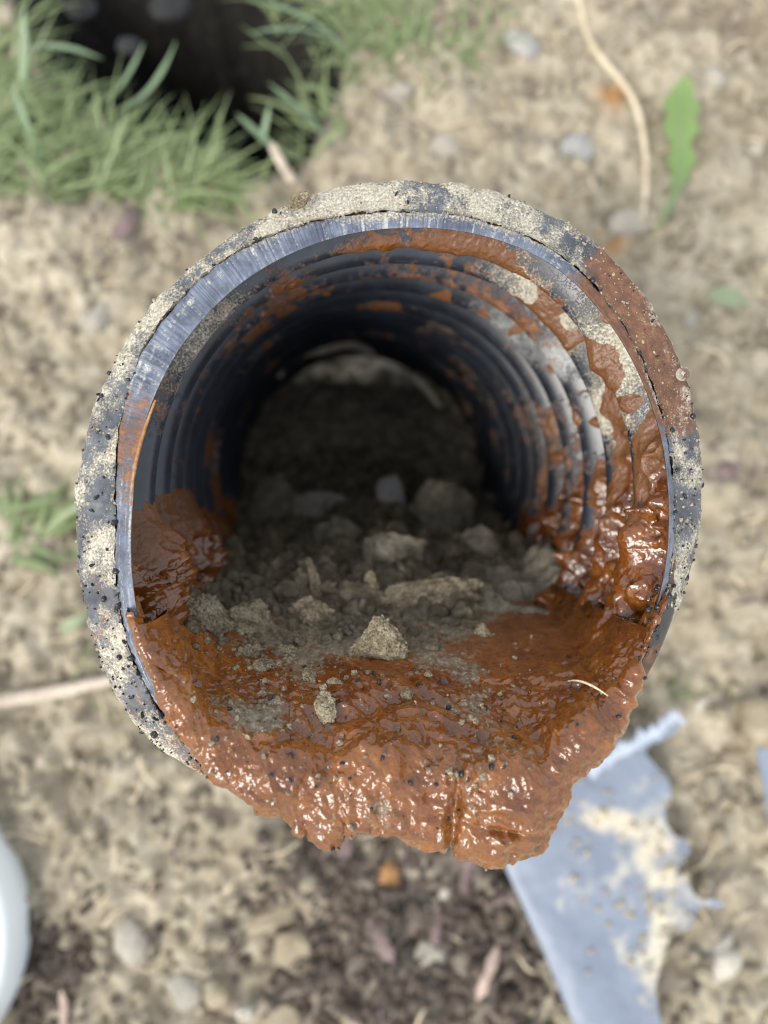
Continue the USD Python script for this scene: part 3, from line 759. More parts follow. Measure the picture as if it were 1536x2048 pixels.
# mud smeared on the corrugations: thick where the film stands above the wall
cov = knots([(-180, -.45), (-160, -.52), (-140, -.52), (-120, -.46), (-90, -.46), (-65, -.44), (-45, -.48), (-30, -.60), (-18, -.48), (-6, -.14), (6, .18), (18, .75), (32, 1.1), (60, 1.3), (125, 1.3), (150, .95), (160, .5), (168, .05), (180, -.50)], fph)
cov = cov + 0.50 * gauss(A0, 0.0145, 0.0036) * gauss(fph, -85, 40) + 0.50 * gauss(A0, 0.0295, 0.0045) * gauss(fph, -118, 28) + 0.12 * gauss(A0, 0.030, 0.008) * gauss(fph, -48, 16) - 0.25 * gauss(fph, -85, 80) * (A0 < 0.010)
cov = cov + (0.44 - 0.88 * ridge) * gauss(fph, 8, 34) - 0.4 * sstep(0.075, 0.11, A0) * (fph < 60) * (fph > -180)
cov = cov + 0.6 * (med - 0.5) + 0.5 * (smal - 0.5)
lumpy = np.clip(cov, 0, 1)
bl = 1 - np.abs(2 * fbm(INV + 0.002 * (big.ravel()[:, None] - 0.5), 170, 3, 91).reshape(INA.shape) - 1)
bl2 = 1 - np.abs(2 * fbm(INV, 330, 3, 93).reshape(INA.shape) - 1)
th = (0.00035 + 0.00055 * sstep(-0.1, 0.3, cov)) * (cov + 2.2 * (big - 0.5) + 1.3 * (med - 0.5)) + lumpy * (0.0012 * (bl - 0.66) + 0.0012 * (smal - 0.5)) + 0.0002 * (smal - 0.5)
th += 0.0075 * gauss(fph, 158, 11) * gauss(A0, 0.046, 0.016) * (0.55 + 1.3 * (med - 0.45) + 0.5 * (bl2 - 0.6) + 1.1 * (smal - 0.5)) + 0.004 * gauss(fph, 168, 7) * gauss(A0, 0.03, 0.02) * bl + 0.0058 * gauss(fph, 161, 10) * gauss(A0, 0.014, 0.010) * (0.32 + 1.7 * (bl2 - 0.5) + 1.6 * (smal - 0.5))
th += 0.0012 * gauss(fph, 17, 9) * gauss(A0, 0.012, 0.009)
rb = np.random.default_rng(77)
lumpb = np.zeros(th.shape)
for _ in range(130):
    c0_, a0_ = (rb.uniform(-22, 45) if rb.random() < 0.85 else rb.uniform(-50, -22)), PITCH * rb.integers(0, 5) + rb.normal(PITCH * 0.55, 0.0022)
    lumpb += rb.uniform(0.0007, 0.0026) * (0.4 + 0.6 * sstep(-45, 0, c0_)) * gauss(PHD, c0_, rb.uniform(1.0, 3.4))[None] * gauss(a_in, a0_, rb.uniform(0.0009, 0.0022))[:, None]
th += lumpb * (0.45 + 1.3 * (bl - 0.3)) - 0.0002 * (lumpb > 0) * gauss(fph, 0, 40)
for c, w, h in (((-11, 0.0075), (4.5, 0.004), 0.0042), ((-2, 0.0085), (5, 0.004), 0.0036), ((5, 0.006), (5, 0.003), 0.0036), ((9, 0.012), (5, 0.0035), 0.0030), ((-20, 0.022), (6, 0.004), 0.0026), ((-32, 0.016), (6, 0.003), 0.0022), ((3, 0.024), (7, 0.004), 0.0024), ((14, 0.027), (6, 0.003), 0.0026)):
    th += h * gauss(fph, c[0], w[0]) * gauss(A0, c[1], w[1]) * (0.5 + 1.4 * (bl - 0.35))
th = np.minimum(th, 0.009)
th[A0 < 0.0012] = np.minimum(th, 0.0004)[A0 < 0.0012]
kk = th > -0.0004
th = th * (0.12 + 0.88 * sstep(0.0, 0.007, A0))
FVr = INR - th
FV = P3(FVr * np.cos(phi), FVr * np.sin(phi), INA).reshape(-1, 3)
FF = grid_faces(len(a_in), NP, True)[:, ::-1]
ok = kk.ravel()
FF = FF[ok[FF].all(1)]
cut = a_in < 0.125
FF = FF[cut[FF // NP].all(1)]
ids, inv = np.unique(FF, return_inverse=True)
fm = np.clip(0.05 + 0.5 * (med - 0.5), 0, 1)
obj('mud_smear', (FV[ids], inv.reshape(-1, 3)), M['mud'], mud, attrs={'mask': np.stack([fm, np.clip(0.12 + 1.6 * sstep(-0.1, 0.5, cov), 0, 1), np.clip(0.25 * (fph < -30) + (big - 0.5), 0, 1)], -1).reshape(-1, 3)[ids]})

# ------------------------------------------------------------------ soil inside the pipe
NX, NT = 260, 300
tt = np.linspace(0, 1, NT)[:, None]
uu = np.linspace(-1, 1, NX)[None]
sa = np.interp(tt, [0, 1], [0.030, min(LEN - 0.004, 0.215)])
sy = np.interp(sa, [0.030, 0.05, 0.07, 0.10, 0.13, 0.155, 0.175, 0.19, 0.205, 0.26], [0.0300, 0.0262, 0.0238, 0.0222, 0.0190, 0.0145, 0.006, -0.008, -0.026, -0.048])
hw = np.sqrt(np.maximum(0.0545 ** 2 - sy ** 2, 1e-6))
SX = uu * hw
SY = sy + 0 * uu + 0.004 * (uu ** 2) * 0 
SV = P3(SX, SY, sa + 0 * uu).reshape(-1, 3)
SF = grid_faces(NT, NX)
SN = vnormals(SV, SF)
if (SN.reshape(NT, NX, 3)[NT // 3, NX // 2] @ ey) > 0:
    SF, SN = SF[:, ::-1], -SN
sb = 1 - np.abs(2 * fbm(SV, 85, 3, 102) - 1)
sd_ = 0.0015 + 0.016 * (fbm(SV, 60, 3, 101) - 0.5) + 0.009 * (sb - 0.7) + 0.006 * (fbm(SV, 260, 3, 103) - 0.5) + 0.0018 * (fbm(SV, 800, 2, 104) - 0.5)
gt = np.repeat(tt[:, 0], NX)
SV = SV + (sd_ * sstep(0, 0.07, gt))[:, None] * SN - 0.004 * (1 - sstep(0, 0.05, gt))[:, None] * SN
left = np.tile(uu[0], NT)
obj('soil_fill', (SV, SF), M['inner_soil'], kind='stuff', label='crumbly grey brown soil filling the pipe behind the mud', cat='soil')

allv = np.vstack([BV, SV])
alln = np.vstack([BN2, SN])
allp, alld = project(allv)
from scipy.spatial import cKDTree
bed_tree = cKDTree(allp)


def on_bed(px, py, from_soil=False):
    """Point and outward direction of the mud or soil seen at a pixel of the photograph."""
    dd, ii = bed_tree.query((px, py), k=24)
    near = ii[dd ** 2 < max(dd[0] ** 2 * 1.5, 30.0)]
    i = near[np.argmin(alld[near])]
    return allv[i], alln[i], alld[i]


# crumbs on the bed
n = 5200
cxy = np.c_[rng.normal(690, 200, n), rng.normal(1130, 110, n)]
pts, sizes = [], []
ar = np.array([on_bed(*c)[0] for c in cxy])
ad = np.array([np.linalg.norm(p - CAM) for p in ar])
cs = (0.0007 + 0.0060 * rng.random(n) ** 4) * np.where(cxy[:, 1] > 1230, 0.55, 1)
good = (cxy[:, 1] < 1245 + 50 * rng.random(n)) & (cxy[:, 1] > 900) & (np.abs(cxy[:, 0] - 700) < 330) & ~((cxy[:, 0] > 950) & (cxy[:, 1] > 1130))
crumb1 = scatter(ar[good], None, cs[good], 21, sub=2, flat=0.55, rough=0.7, kinds=10)
obj('soil_crumbs', crumb1, M['inner_crumb'], kind='stuff', label='grey brown soil crumbs lying on the soil inside the pipe', cat='soil')
spots = [(520, 1310, 40, 20, 60), (560, 1430, 90, 70, 130), (640, 1350, 90, 30, 60), (960, 1260, 60, 30, 30), (970, 1450, 40, 110, 60), (700, 1450, 250, 100, 60), (500, 1280, 90, 30, 60)]
q = np.vstack([np.c_[rng.normal(x, a, k), rng.normal(y, b, k)] for x, y, a, b, k in spots])
ar = np.array([on_bed(*c)[0] for c in q])
obj('soil_crumbs', scatter(ar, None, 0.0003 + 0.0014 * rng.random(len(q)) ** 4.5, 22, sub=2, flat=0.5, rough=0.75, kinds=10), M['clod'], kind='stuff', label='small pale soil crumbs sprinkled on the wet mud', cat='soil')
n = 110
q = np.c_[rng.normal(760, 230, n), rng.normal(1440, 120, n)]
q[:40] = np.c_[rng.normal(1290, 18, 40), rng.normal(1180, 60, 40)]
ar = np.array([on_bed(*c)[0] - 0.0002 * dv for c in q])
obj('plastic_shavings', scatter(ar, None, 0.0005 + 0.0008 * rng.random(n) ** 2, 23, flat=0.35, rough=0.5), M['shaving'], kind='stuff', label='black plastic saw shavings stuck on the orange mud', cat='shavings')


def bed_lump(name, px, py, w, h, material, label, cat, seed, depth=0.8, spin=0.0, rough=0.42, sink=0.40, sub=5, boxy=0.0, group=None, shape=None):
    p, nn, d = on_bed(px, py)
    k = d / FPX
    fr = np.stack([R, -U, -F])                   # the lump's long axes lie across the view, as seen
    c, s = math.cos(spin), math.sin(spin)
    fr = np.stack([c * fr[0] + s * fr[1], -s * fr[0] + c * fr[1], fr[2]])
    v, f = clod((w * k, h * k, depth * min(w, h) * k), seed, rough * 0.75, sub, 1.6, 0.22, boxy, 8)
    if shape is not None:
        v = shape(v / (np.array([w, h, depth * min(w, h)]) * k / 2)) * (np.array([w, h, depth * min(w, h)]) * k / 2)
    g = v @ fr + p + nn * (0.5 - sink) * h * k * 0.5 - 0.0006 * U * 0
    return obj(name, (g, f), material, origin=p, label=label, cat=cat, group=group)


def peak(v):
    w = v.copy()
    t = np.clip((w[:, 1] + 1) / 2, 0, 1)          # top (y = -1) narrow, foot wide and flat
    w[:, 0] *= 0.42 + 0.72 * t
    w[:, 2] *= 0.45 + 0.6 * t
    w[:, 1] = np.minimum(w[:, 1], 0.75)
    return w


bed_lump('soil_clod', 758, 1300, 150, 100, M['clod'], 'pointed sandy clod standing alone in the middle of the mud', 'clod', 5, 0.8, 0.05, 0.22, 0.1, shape=peak)
bed_lump('soil_clod', 412, 1238, 95, 100, M['clod'], 'rounded grey clod at the left beside the mud lumps', 'clod', 6, 0.8, 0.2, 0.28)
bed_lump('soil_clod', 490, 1245, 120, 105, M['clod'], 'crumbly clod leaning against the rounded grey clod', 'clod', 7, 0.8, 0.4, 0.4)
bed_lump('soil_clod', 502, 1302, 48, 40, M['clod'], 'small clod just below the crumbly clod on the left', 'clod', 8, 0.8)
bed_lump('soil_clod', 528, 1332, 44, 42, M['clod'], 'small round clod on the mud left of the pointed clod', 'clod', 9, 0.8)
bed_lump('soil_clod', 565, 1302, 50, 34, M['clod'], 'flat small clod between the left clods and the pointed clod', 'clod', 10, 0.8)
bed_lump('soil_clod', 650, 1418, 46, 64, M['clod'], 'pale upright crumb standing lowest on the orange mud', 'clod', 11, 0.7)
bed_lump('soil_clod', 622, 1356, 30, 38, M['clod'], 'little pale crumb with a black shaving below the pointed clod', 'clod', 12, 0.8)
bed_lump('soil_clod', 669, 1361, 32, 20, M['clod'], 'tiny flat crumb right of the little pale crumb', 'clod', 13, 0.8)
bed_lump('soil_clod', 818, 1390, 30, 34, M['clod'], 'small whitish crumb on the mud right below the pointed clod', 'clod', 14, 0.8)
bed_lump('soil_clod', 962, 1262, 42, 34, M['clod'], 'small crumb on smooth mud to the right of the pointed clod', 'clod', 15, 0.7)
bed_lump('soil_clod', 845, 1210, 210, 100, M['clod'], 'broad flat sandy mound behind the pointed clod', 'clod', 16, 0.6, -0.2, 0.35, 0.35)
bed_lump('soil_clod', 630, 1230, 110, 80, M['clod'], 'crumbly low clod in front of the root stub', 'clod', 17, 0.7, 0.1, 0.45, 0.35)
bed_lump('soil_clod', 790, 1110, 135, 100, M['inner_soil'], 'large rounded clod in the middle of the pipe', 'clod', 18, 0.8, 0.1, 0.25)
bed_lump('soil_clod', 960, 1100, 90, 80, M['inner_soil'], 'angular clod by the ribbed wall on the right inside the pipe', 'clod', 19, 0.8, 0.4, 0.4)
bed_lump('soil_clod', 680, 1090, 110, 90, M['inner_soil'], 'rough clod left of the large rounded clod', 'clod', 20, 0.8, 0.1, 0.45)
bed_lump('soil_clod', 880, 1030, 150, 120, M['inner_soil'], 'big brown clod deep inside the pipe on the right', 'clod', 21, 0.8, 0.1, 0.3)
bed_lump('soil_clod', 555, 1020, 100, 120, M['inner_soil'], 'dark clod deep inside the pipe on the left', 'clod', 22, 0.8, 0.1, 0.4)
bed_lump('stone', 632, 1018, 120, 52, M['stone_grey'], 'flat pale grey stone half buried deep in the pipe', 'stone', 23, 0.6, -0.05, 0.15, 0.1)
bed_lump('stone', 785, 1010, 60, 90, M['stone_blue'], 'bluish slab of stone deep in the pipe behind the large clod', 'stone', 24, 0.5, -0.4, 0.2, 0.2, boxy=0.5)
bed_lump('root_stub', 628, 1185, 26, 92, M['clod'], 'stubby soil coated root sticking up beside the crumbs in the pipe', 'root', 25, 1.0, -0.2, 0.2, -0.1, 4)
bed_lump('root_stub', 742, 1180, 34, 52, M['clod'], 'short thick stub standing between the clods in the pipe', 'root', 26, 1.0, 0.1, 0.25, 0.0, 4)


def strand(name, pts, width, material, label, cat, flat=0.5, n=40, taper=(0.6, 1, 1, 0.35), sides=8, wob=0.0):
    """A stem laid through world points."""
    c = spline(pts, n)
    if wob:
        c = c + wob * (np.stack([fbm(c, 130, 3, 200 + k) for k in range(3)], 1) - 0.5)
    r = width / 2 * np.interp(np.linspace(0, 1, n), np.linspace(0, 1, len(taper)), taper)
    return obj(name, tube(c, r, sides, flat), material, origin=c[0], label=label, cat=cat)


def wallpt(px, py, a):
    X, Y = unproj_plane(np.array([px], float), np.array([py], float), np.array([a]))
    return P3(X[0], Y[0], a)


def lift(px, py, h=0.0004):
    p, nn, _ = on_bed(px, py)
    return p + h * nn


strand('straw', [lift(1133, 1366, 0.0012), lift(1175, 1382, 0.0018), lift(1218, 1392, 0.001)], 0.00045, M['straw'], 'fine dry straw lying on the mud near its right edge', 'straw')
strand('plastic_strip', [wallpt(311, 800, -0.0003), wallpt(283, 880, -0.0004), wallpt(266, 960, -0.0006), wallpt(262, 1010, -0.0002)], 0.0006, M['orange_chip'], 'thin orange fibre lying along the left inner rim of the pipe', 'fibre', 1.0)
strand('splinter', [wallpt(1098, 1598, -0.0045), wallpt(1118, 1593, -0.0042), wallpt(1136, 1588, -0.004)], 0.0009, M['wood_purple'], 'dark splinter poking out of the right side of the mud nose', 'splinter')
# pale slivers added in place of daylight showing through the far-end gap
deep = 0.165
strand('gap_light_sliver', [wallpt(556, 756, deep), wallpt(575, 722, deep), wallpt(625, 700, deep), wallpt(690, 690, deep), wallpt(745, 708, deep)], 0.0046, M['wood_pale'], 'added pale curved sliver standing in for daylight through the gap at the far end of the pipe', 'sliver', flat=0.4, wob=0.003)
strand('gap_light_sliver', [wallpt(800, 738, deep), wallpt(845, 770, deep), wallpt(880, 815, deep)], 0.0028, M['stone_grey'], 'added thin grey sliver continuing the gap light at the upper right deep in the pipe', 'sliver', flat=0.4)
# clod and drop on the rim
v, f = clod((0.0042, 0.0022, 0.0024), 31, 0.4, 4)
p = wallpt(598, 402, 0.006)
obj('soil_clod', (v @ np.stack([0.86 * R + 0.5 * U, -0.5 * R + 0.86 * U, -F]) + p, f), M['clod'], origin=p, label='crumb of sandy soil perched on the upper left rim of the pipe', cat='clod')
p = wallpt(1366, 748, 0.006)
obj('water_drop', (np.array(ICO[3].vertices) * 0.00125 * [1, 1, 1.1] + p, np.array(ICO[3].faces)), M['water'], origin=p, label='clear water drop on the right outer rim of the pipe', cat='water drop')

# ------------------------------------------------------------------ stones and bits on the ground
PEB = [
    (1150, 305, 66, 60, 'stone_blue', 'round blue grey pebble above the pipe, left of the straw stem', .12, .3),
    (1255, 452, 92, 56, 'stone_grey', 'flat grey stone at the lower end of the dry straw stem', .2, .35),
    (792, 190, 64, 46, 'stone_grey', 'grey pebble beside the grass at the right edge of the hole', .25, .3),
    (1040, 95, 76, 48, 'stone_blue', 'bluish grey pebble to the left of the straw stem near the top', .25, .2),
    (890, 292, 66, 52, 'stone_grey', 'dull grey pebble pressed into the soil above the pipe', .2, .1),
    (1108, 378, 72, 64, 'stone_tan', 'round brownish pebble close above the upper right rim', .18, .0),
    (1505, 302, 56, 64, 'stone_white', 'pale oval pebble sitting in a hollow by the right edge', .15, .1),
    (1425, 162, 56, 52, 'stone_grey', 'small grey pebble to the right of the long green leaf', .25, .3),
    (190, 632, 62, 70, 'stone_grey', 'pale grey pebble in the soil left of the pipe', .2, .1),
    (1402, 640, 80, 46, 'stone_grey', 'low grey stone below the small pale leaf', .2, .0),
    (370, 1976, 84, 74, 'stone_grey', 'smooth round grey pebble near the bottom edge', .10, .4),
    (440, 1994, 56, 56, 'stone_tan', 'small grey tan pebble right of the smooth round pebble', .25, .3),
    (490, 2022, 34, 30, 'stone_white', 'tiny white pebble near the bottom edge', .25, .3),
    (562, 2038, 84, 66, 'stone_tan', 'blocky brown stone cut off by the bottom edge', .2, .3),
    (590, 1893, 74, 76, 'stone_tan', 'tan clod on the edge of the dark bark patch', .3, .2),
    (845, 1812, 28, 28, 'stone_white', 'small white pebble on the dark bark, lower of a pair', .2, .4),
    (886, 1782, 26, 26, 'stone_white', 'small white pebble on the dark bark, upper of a pair', .2, .4),
    (1438, 1928, 86, 46, 'stone_white', 'pale elongated stone right of the plastic sheet', .18, .4),
    (1432, 1888, 84, 32, 'stone_grey', 'curved grey flake just above the pale elongated stone', .2, .3),
    (165, 22, 60, 52, 'stone_shaded', 'dim grey stone at the bottom of the dark hole, near its left side', .2, .4),
    (345, 24, 84, 60, 'stone_shaded', 'dim bluish stone at the bottom of the dark hole near the top edge', .2, .4),
    (262, 105, 50, 44, 'stone_shaded', 'small dim stone in the middle of the dark hole', .2, .4),
    (1512, 1450, 110, 100, 'stone_tan', 'large tan stone cut off by the right edge', .15, .4),
    (1405, 1410, 30, 26, 'stone_white', 'tiny white crumb above the jagged end of the sheet', .3, .4),
    (860, 1905, 60, 56, 'stone_grey', 'dull grey pebble among the dark bark', .25, .2),
    (265, 1880, 70, 90, 'stone_grey', 'tall grey stone left of the bark patch', .25, .1),
    (545, 1840, 110, 44, 'stone_tan', 'long tan clod lying slanted by the bark patch', .3, .2),
]
for i, (px, py, w, h, m, lab, ro_, up) in enumerate(PEB):
    p, s = gsurf(px, py)
    k = s / FPX
    v, f = clod((w * k * 1.05, h * k * 1.05, min(w, h) * k * 0.8), 300 + i, ro_, 3, 1.2, 0.03, 0.25 if i % 3 == 0 else 0.0, 3)
    an = [0, .1, .3, -.4, .2, 0, 0.1, .3, 0, 0, 0, .2, 0, .2, 0.3, 0, 0, .45, .45, .2, 0, 0, 0, .5][i % 24]
    c, sn = math.cos(an), math.sin(an)
    v = v @ np.array([[c, sn, 0], [-sn, c, 0], [0, 0, 1]])
    obj('stone' if 'clod' not in lab else 'soil_clod', (v + p + [0, 0, (up - 0.14) * min(w, h) * k * 0.8], f), M[m], origin=p, label=lab, cat='stone' if 'clod' not in lab else 'clod')


def chip(name, px, py, length, width, ang, material, label, cat, thick=0.35, seed=0):
    """A flat splinter with ragged ends, lying on the ground; sizes in photograph pixels, angle from right, upward."""
    p, s = gsurf(px, py, 0.002)
    k = s / FPX
    n = 14
    t = np.linspace(-0.5, 0.5, n)
    wid = width * k / 2 * np.interp(np.abs(t), [0, 0.35, 0.5], [1, 0.85, 0.25]) * (1 + 0.4 * (np.random.default_rng(seed).random(n) - 0.5))
    d = np.array([math.cos(ang), math.sin(ang), 0])
    pts = p + t[:, None] * length * k * d + [0, 0, 0.0012]
    pts[:, 2] += 0.001 * np.sin(t * 5 + seed)
    return obj(name, tube(pts, wid, 8, thick), material, origin=p, smooth=40, label=label, cat=cat)


chip('clay_chip', 778, 1762, 74, 42, 1.5, M['orange_chip'], 'orange clay chip on the dark bark below the pipe', 'chip', seed=1)
chip('wood_splinter', 975, 1945, 105, 26, 1.15, M['wood_pink'], 'pinkish pointed wood splinter left of the plastic sheet', 'splinter', seed=2)
chip('wood_splinter', 872, 1850, 80, 24, 1.5, M['wood_purple'], 'upright purplish bark splinter below the white pebbles', 'splinter', seed=3)
chip('wood_splinter', 935, 1740, 90, 24, 1.3, M['wood_purple'], 'purplish bark splinter just under the mud nose', 'splinter', seed=4)
chip('wood_splinter', 128, 2020, 80, 16, 1.65, M['wood_pink'], 'thin pale stick near the bottom left beside the tub', 'stick', seed=5)
chip('wood_splinter', 248, 452, 74, 36, 1.1, M['wood_purple'], 'mauve bark chip below the grass at the upper left', 'chip', seed=6)
chip('wood_splinter', 1440, 945, 80, 28, 0.25, M['wood_purple'], 'dark purplish bark piece right of the pipe', 'chip', seed=7)
chip('wood_splinter', 690, 1690, 80, 28, 1.4, M['wood_purple'], 'bark piece showing below the ragged mud edge', 'chip', seed=8)
chip('wood_splinter', 760, 1880, 90, 30, 2.2, M['wood_purple'], 'slanting bark piece in the middle of the bark patch', 'chip', seed=9)
chip('wood_splinter', 1030, 1780, 100, 22, 0.5, M['wood_purple'], 'long bark piece pointing at the edge of the sheet', 'chip', seed=10)

# dry stem, twig
g_ = lambda x, y, h=0.0065: gsurf(x, y, h)[0]
strand('straw', [g_(1156, -10), g_(1172, 60), g_(1205, 120), g_(1258, 185), g_(1285, 265), g_(1292, 350), g_(1285, 440)], 0.0029, M['straw'], 'long bent dry straw stem lying above the pipe', 'straw', 0.7, 60, (0.8, 1, 1, 0.9, 0.7))
strand('twig', [g_(-20, 1406, 0.006), g_(60, 1393, 0.006), g_(150, 1376, 0.006), g_(260, 1350, 0.006)], 0.0060, M['wood_pale'], 'pale dry twig lying left of the pipe', 'twig', 0.8, 40, (1, 1, 0.9, 0.7))
strand('dry_grass', [gpt(543, 288, 0.016)[0], gpt(562, 325, 0.012)[0], gpt(586, 362, 0.006)[0]], 0.0046, M['wood_pale'], 'whitish grass stalk at the right corner of the hole', 'stalk', 0.8, 30, (0.8, 1, 1))


# ------------------------------------------------------------------ leaves and grass
def ribbon(center, across, widths, up=None, fold=0.25):
    """A blade: three rows of vertices, folded a little along the middle."""
    c = np.asarray(center)
    w = np.asarray(widths)[:, None]
    a = np.asarray(across)
    t = np.gradient(c, axis=0)
    nrm = np.cross(a, t)
    nrm /= np.linalg.norm(nrm, axis=1, keepdims=True) + 1e-12
    v = np.stack([c - a * w + nrm * w * fold, c, c + a * w + nrm * w * fold], 1).reshape(-1, 3)
    return v, grid_faces(len(c), 3)


def leaf(name, pxs, widths, material, label, cat, h=0.007, n=60, jag=0.0):
    pts = spline([gsurf(x, y, h + 0.003 * math.sin(i * 1.3))[0] for i, (x, y) in enumerate(pxs)], n)
    s = gpt(*pxs[0])[1] / FPX
    w = np.interp(np.linspace(0, 1, n), np.linspace(0, 1, len(widths)), widths) * s / 2
    if jag:
        w = w * (1 + jag * np.sign(np.sin(np.linspace(0, 1, n) * 40)) * np.interp(np.linspace(0, 1, n), [0, .08, .6, .75], [0, 1, 1, 0]))
    t = np.gradient(pts, axis=0)
    a = np.cross(t, [0, 0, 1.0])
    a /= np.linalg.norm(a, axis=1, keepdims=True)
    v, f = ribbon(pts, a, w)
    if jag:
        x = thing(name, label, cat, pts[0])
        obj('blade', (v, f), material, x)
        obj('midrib', tube(pts[2:-2] + [0, 0, 0.0002], np.interp(np.linspace(0, 1, n - 4), [0, 0.5, 1], [0.0002, 0.0007, 0.0009]), 6), M['pale_leaf'], x)
        return x
    return obj(name, (v, f), material, origin=pts[0], label=label, cat=cat)


leaf('leaf', [(1372, 148), (1362, 200), (1360, 260), (1360, 330), (1348, 390), (1315, 455)], [6, 46, 64, 66, 58, 42, 50, 34, 20, 15, 11, 7], M['leaf'], 'long lobed green leaf on the soil at the upper right', 'leaf', jag=0.12)
leaf('leaf', [(1412, 582), (1450, 594), (1495, 602)], [4, 36, 42, 30, 3], M['pale_leaf'], 'small pale green leaf on the soil right of the pipe', 'leaf', n=30)
leaf('leaf', [(120, 1262), (150, 1245), (180, 1228)], [4, 22, 26, 20, 3], M['pale_leaf'], 'small bluish green leaf left of the pipe above the twig', 'leaf', n=30)

BL = []


def blades(roots, az, length, width, elev, droop, seed, z0=0.0):
    r = np.random.default_rng(seed)
    out = []
    n = 9
    s = np.linspace(0, 1, n)
    for i in range(len(roots)):
        e = elev[i] - droop[i] * s * 1.4
        a = az[i] + 1.1 * (r.random() - 0.5) * s
        d = np.stack([np.cos(e) * np.cos(a), np.cos(e) * np.sin(a), np.sin(e)], 1) * (length[i] / (n - 1))
        c = roots[i] + np.vstack([[0, 0, 0], np.cumsum(d, 0)[:-1]])
        t = np.gradient(c, axis=0)
        ac = np.cross(t, [0, 0, 1.0]) + 0.15 * r.normal(size=3) * length[i] / n
        ac /= np.linalg.norm(ac, axis=1, keepdims=True) + 1e-12
        w = width[i] / 2 * np.interp(s, [0, 0.2, 0.55, 1], [0.7, 1, 0.85, 0.06])
        out.append(ribbon(c, ac, w))
    return join(out)


def clump(px, n, aim, spread, lmin, lmax, seed, label, wid=(0.0008, 0.0023), el=(0.1, 0.8)):
    """Grass growing in a patch of the picture's ground, combed towards aim (radians, from +x)."""
    r = np.random.default_rng(seed)
    poly = np.array(px, float)
    lo, hi = poly.min(0), poly.max(0)
    q = r.uniform(lo, hi, (n * 5, 2))
    q = q[poly_sd(q, poly) > 0][:n]
    roots = np.array([gsurf(*c)[0] for c in q])
    zc = ground_z(roots[:, :2])
    roots[:, 2] = np.maximum(zc - 0.001, -0.02)
    k = len(roots)
    az = aim + spread * r.normal(size=k)
    L = r.uniform(lmin, lmax, k)
    m = blades(roots, az, L, r.uniform(wid[0], wid[1], k), r.uniform(el[0], el[1], k), r.uniform(0.2, 1.0, k), seed + 1)
    return obj('grass', m, M['grass'], kind='stuff', label=label, cat='grass')


clump([(-60, 110), (30, 150), (110, 235), (220, 290), (330, 330), (420, 355), (460, 380), (340, 420), (150, 400), (-60, 400)], 560, 0.5, 0.75, 0.016, 0.050, 401, 'thick green grass overhanging the hole at the upper left')
clump([(330, 330), (470, 335), (540, 340), (520, 400), (360, 440), (250, 420)], 110, 0.5, 1.0, 0.010, 0.026, 403, 'thin trodden grass between the hole and the pipe', el=(0.05, 0.5))
clump([(-60, 20), (30, 30), (60, 100), (-60, 130)], 40, 0.9, 0.6, 0.02, 0.045, 405, 'grass blades in the upper left corner of the picture')
clump([(630, -50), (690, -50), (860, 40), (900, 120), (760, 130), (690, 120), (670, 60)], 210, 2.5, 0.9, 0.016, 0.045, 407, 'bright grass fringing the hole at its upper right')
clump([(600, 210), (650, 150), (690, 200), (690, 290), (640, 330), (570, 330)], 50, 2.3, 0.7, 0.014, 0.034, 409, 'sparse grass on the right bank of the hole')
clump([(860, 60), (960, 30), (990, 90), (900, 130), (860, 150)], 45, 0.0, 1.6, 0.012, 0.028, 411, 'short grass tuft right of the hole')
clump([(-30, 1000), (60, 1010), (130, 1040), (140, 1090), (60, 1130), (-30, 1120)], 48, 0.5, 0.6, 0.018, 0.040, 413, 'green grass tuft left of the pipe', wid=(0.002, 0.0042), el=(0.05, 0.5))
clump([(1320, 1380), (1400, 1360), (1420, 1410), (1340, 1420)], 12, 1.0, 1.2, 0.008, 0.018, 415, 'few small grass blades above the jagged sheet end')
clump([(90, 1320), (200, 1330), (200, 1390), (90, 1400)], 10, 0.2, 0.8, 0.01, 0.02, 417, 'few grass blades growing by the pale twig')


def blade1(pxs, h, width, label, material='blade'):
    pts = spline([gpt(x, y, z)[0] for (x, y), z in zip(pxs, h)], 16)
    t = np.gradient(pts, axis=0)
    a = np.cross(t, [0, 0, 1.0])
    a /= np.linalg.norm(a, axis=1, keepdims=True)
    w = 0.75 * width / 2 * np.interp(np.linspace(0, 1, 16), [0, .25, .7, 1], [.7, 1, .85, .08])
    obj('grass_shoot', ribbon(pts, a, w), M[material], origin=pts[0], label=label, cat='grass blade')


blade1([(545, 292), (510, 262), (472, 226)], (0.016, 0.02, 0.024), 0.0042, 'left blade of the forked shoot at the hole corner')
blade1([(525, 285), (532, 245), (540, 205)], (0.016, 0.022, 0.026), 0.0036, 'right blade of the forked shoot at the hole corner')
blade1([(245, 215), (310, 165), (352, 82)], (0.005, 0.022, 0.030), 0.0042, 'broad blade reaching farthest up over the dark hole')
blade1([(215, 200), (262, 140), (288, 85)], (0.005, 0.022, 0.030), 0.0038, 'blade left of the broad one over the dark hole')
blade1([(60, 95), (130, 95), (205, 118)], (0.008, 0.018, 0.022), 0.0040, 'blade lying sideways over the left edge of the hole')
blade1([(88, 335), (50, 245), (18, 155)], (0.004, 0.018, 0.028), 0.0046, 'long blade leaning left at the left edge')
blade1([(45, 190), (50, 90), (46, 12)], (0.006, 0.02, 0.03), 0.0056, 'wide upright blade near the upper left corner')
blade1([(700, 110), (620, 40), (490, 2)], (0.006, 0.024, 0.028), 0.0034, 'long blade arching left over the hole from its right bank')
blade1([(650, 70), (560, 58), (495, 68)], (0.008, 0.02, 0.02), 0.0032, 'blade drooping into the hole from its right bank')
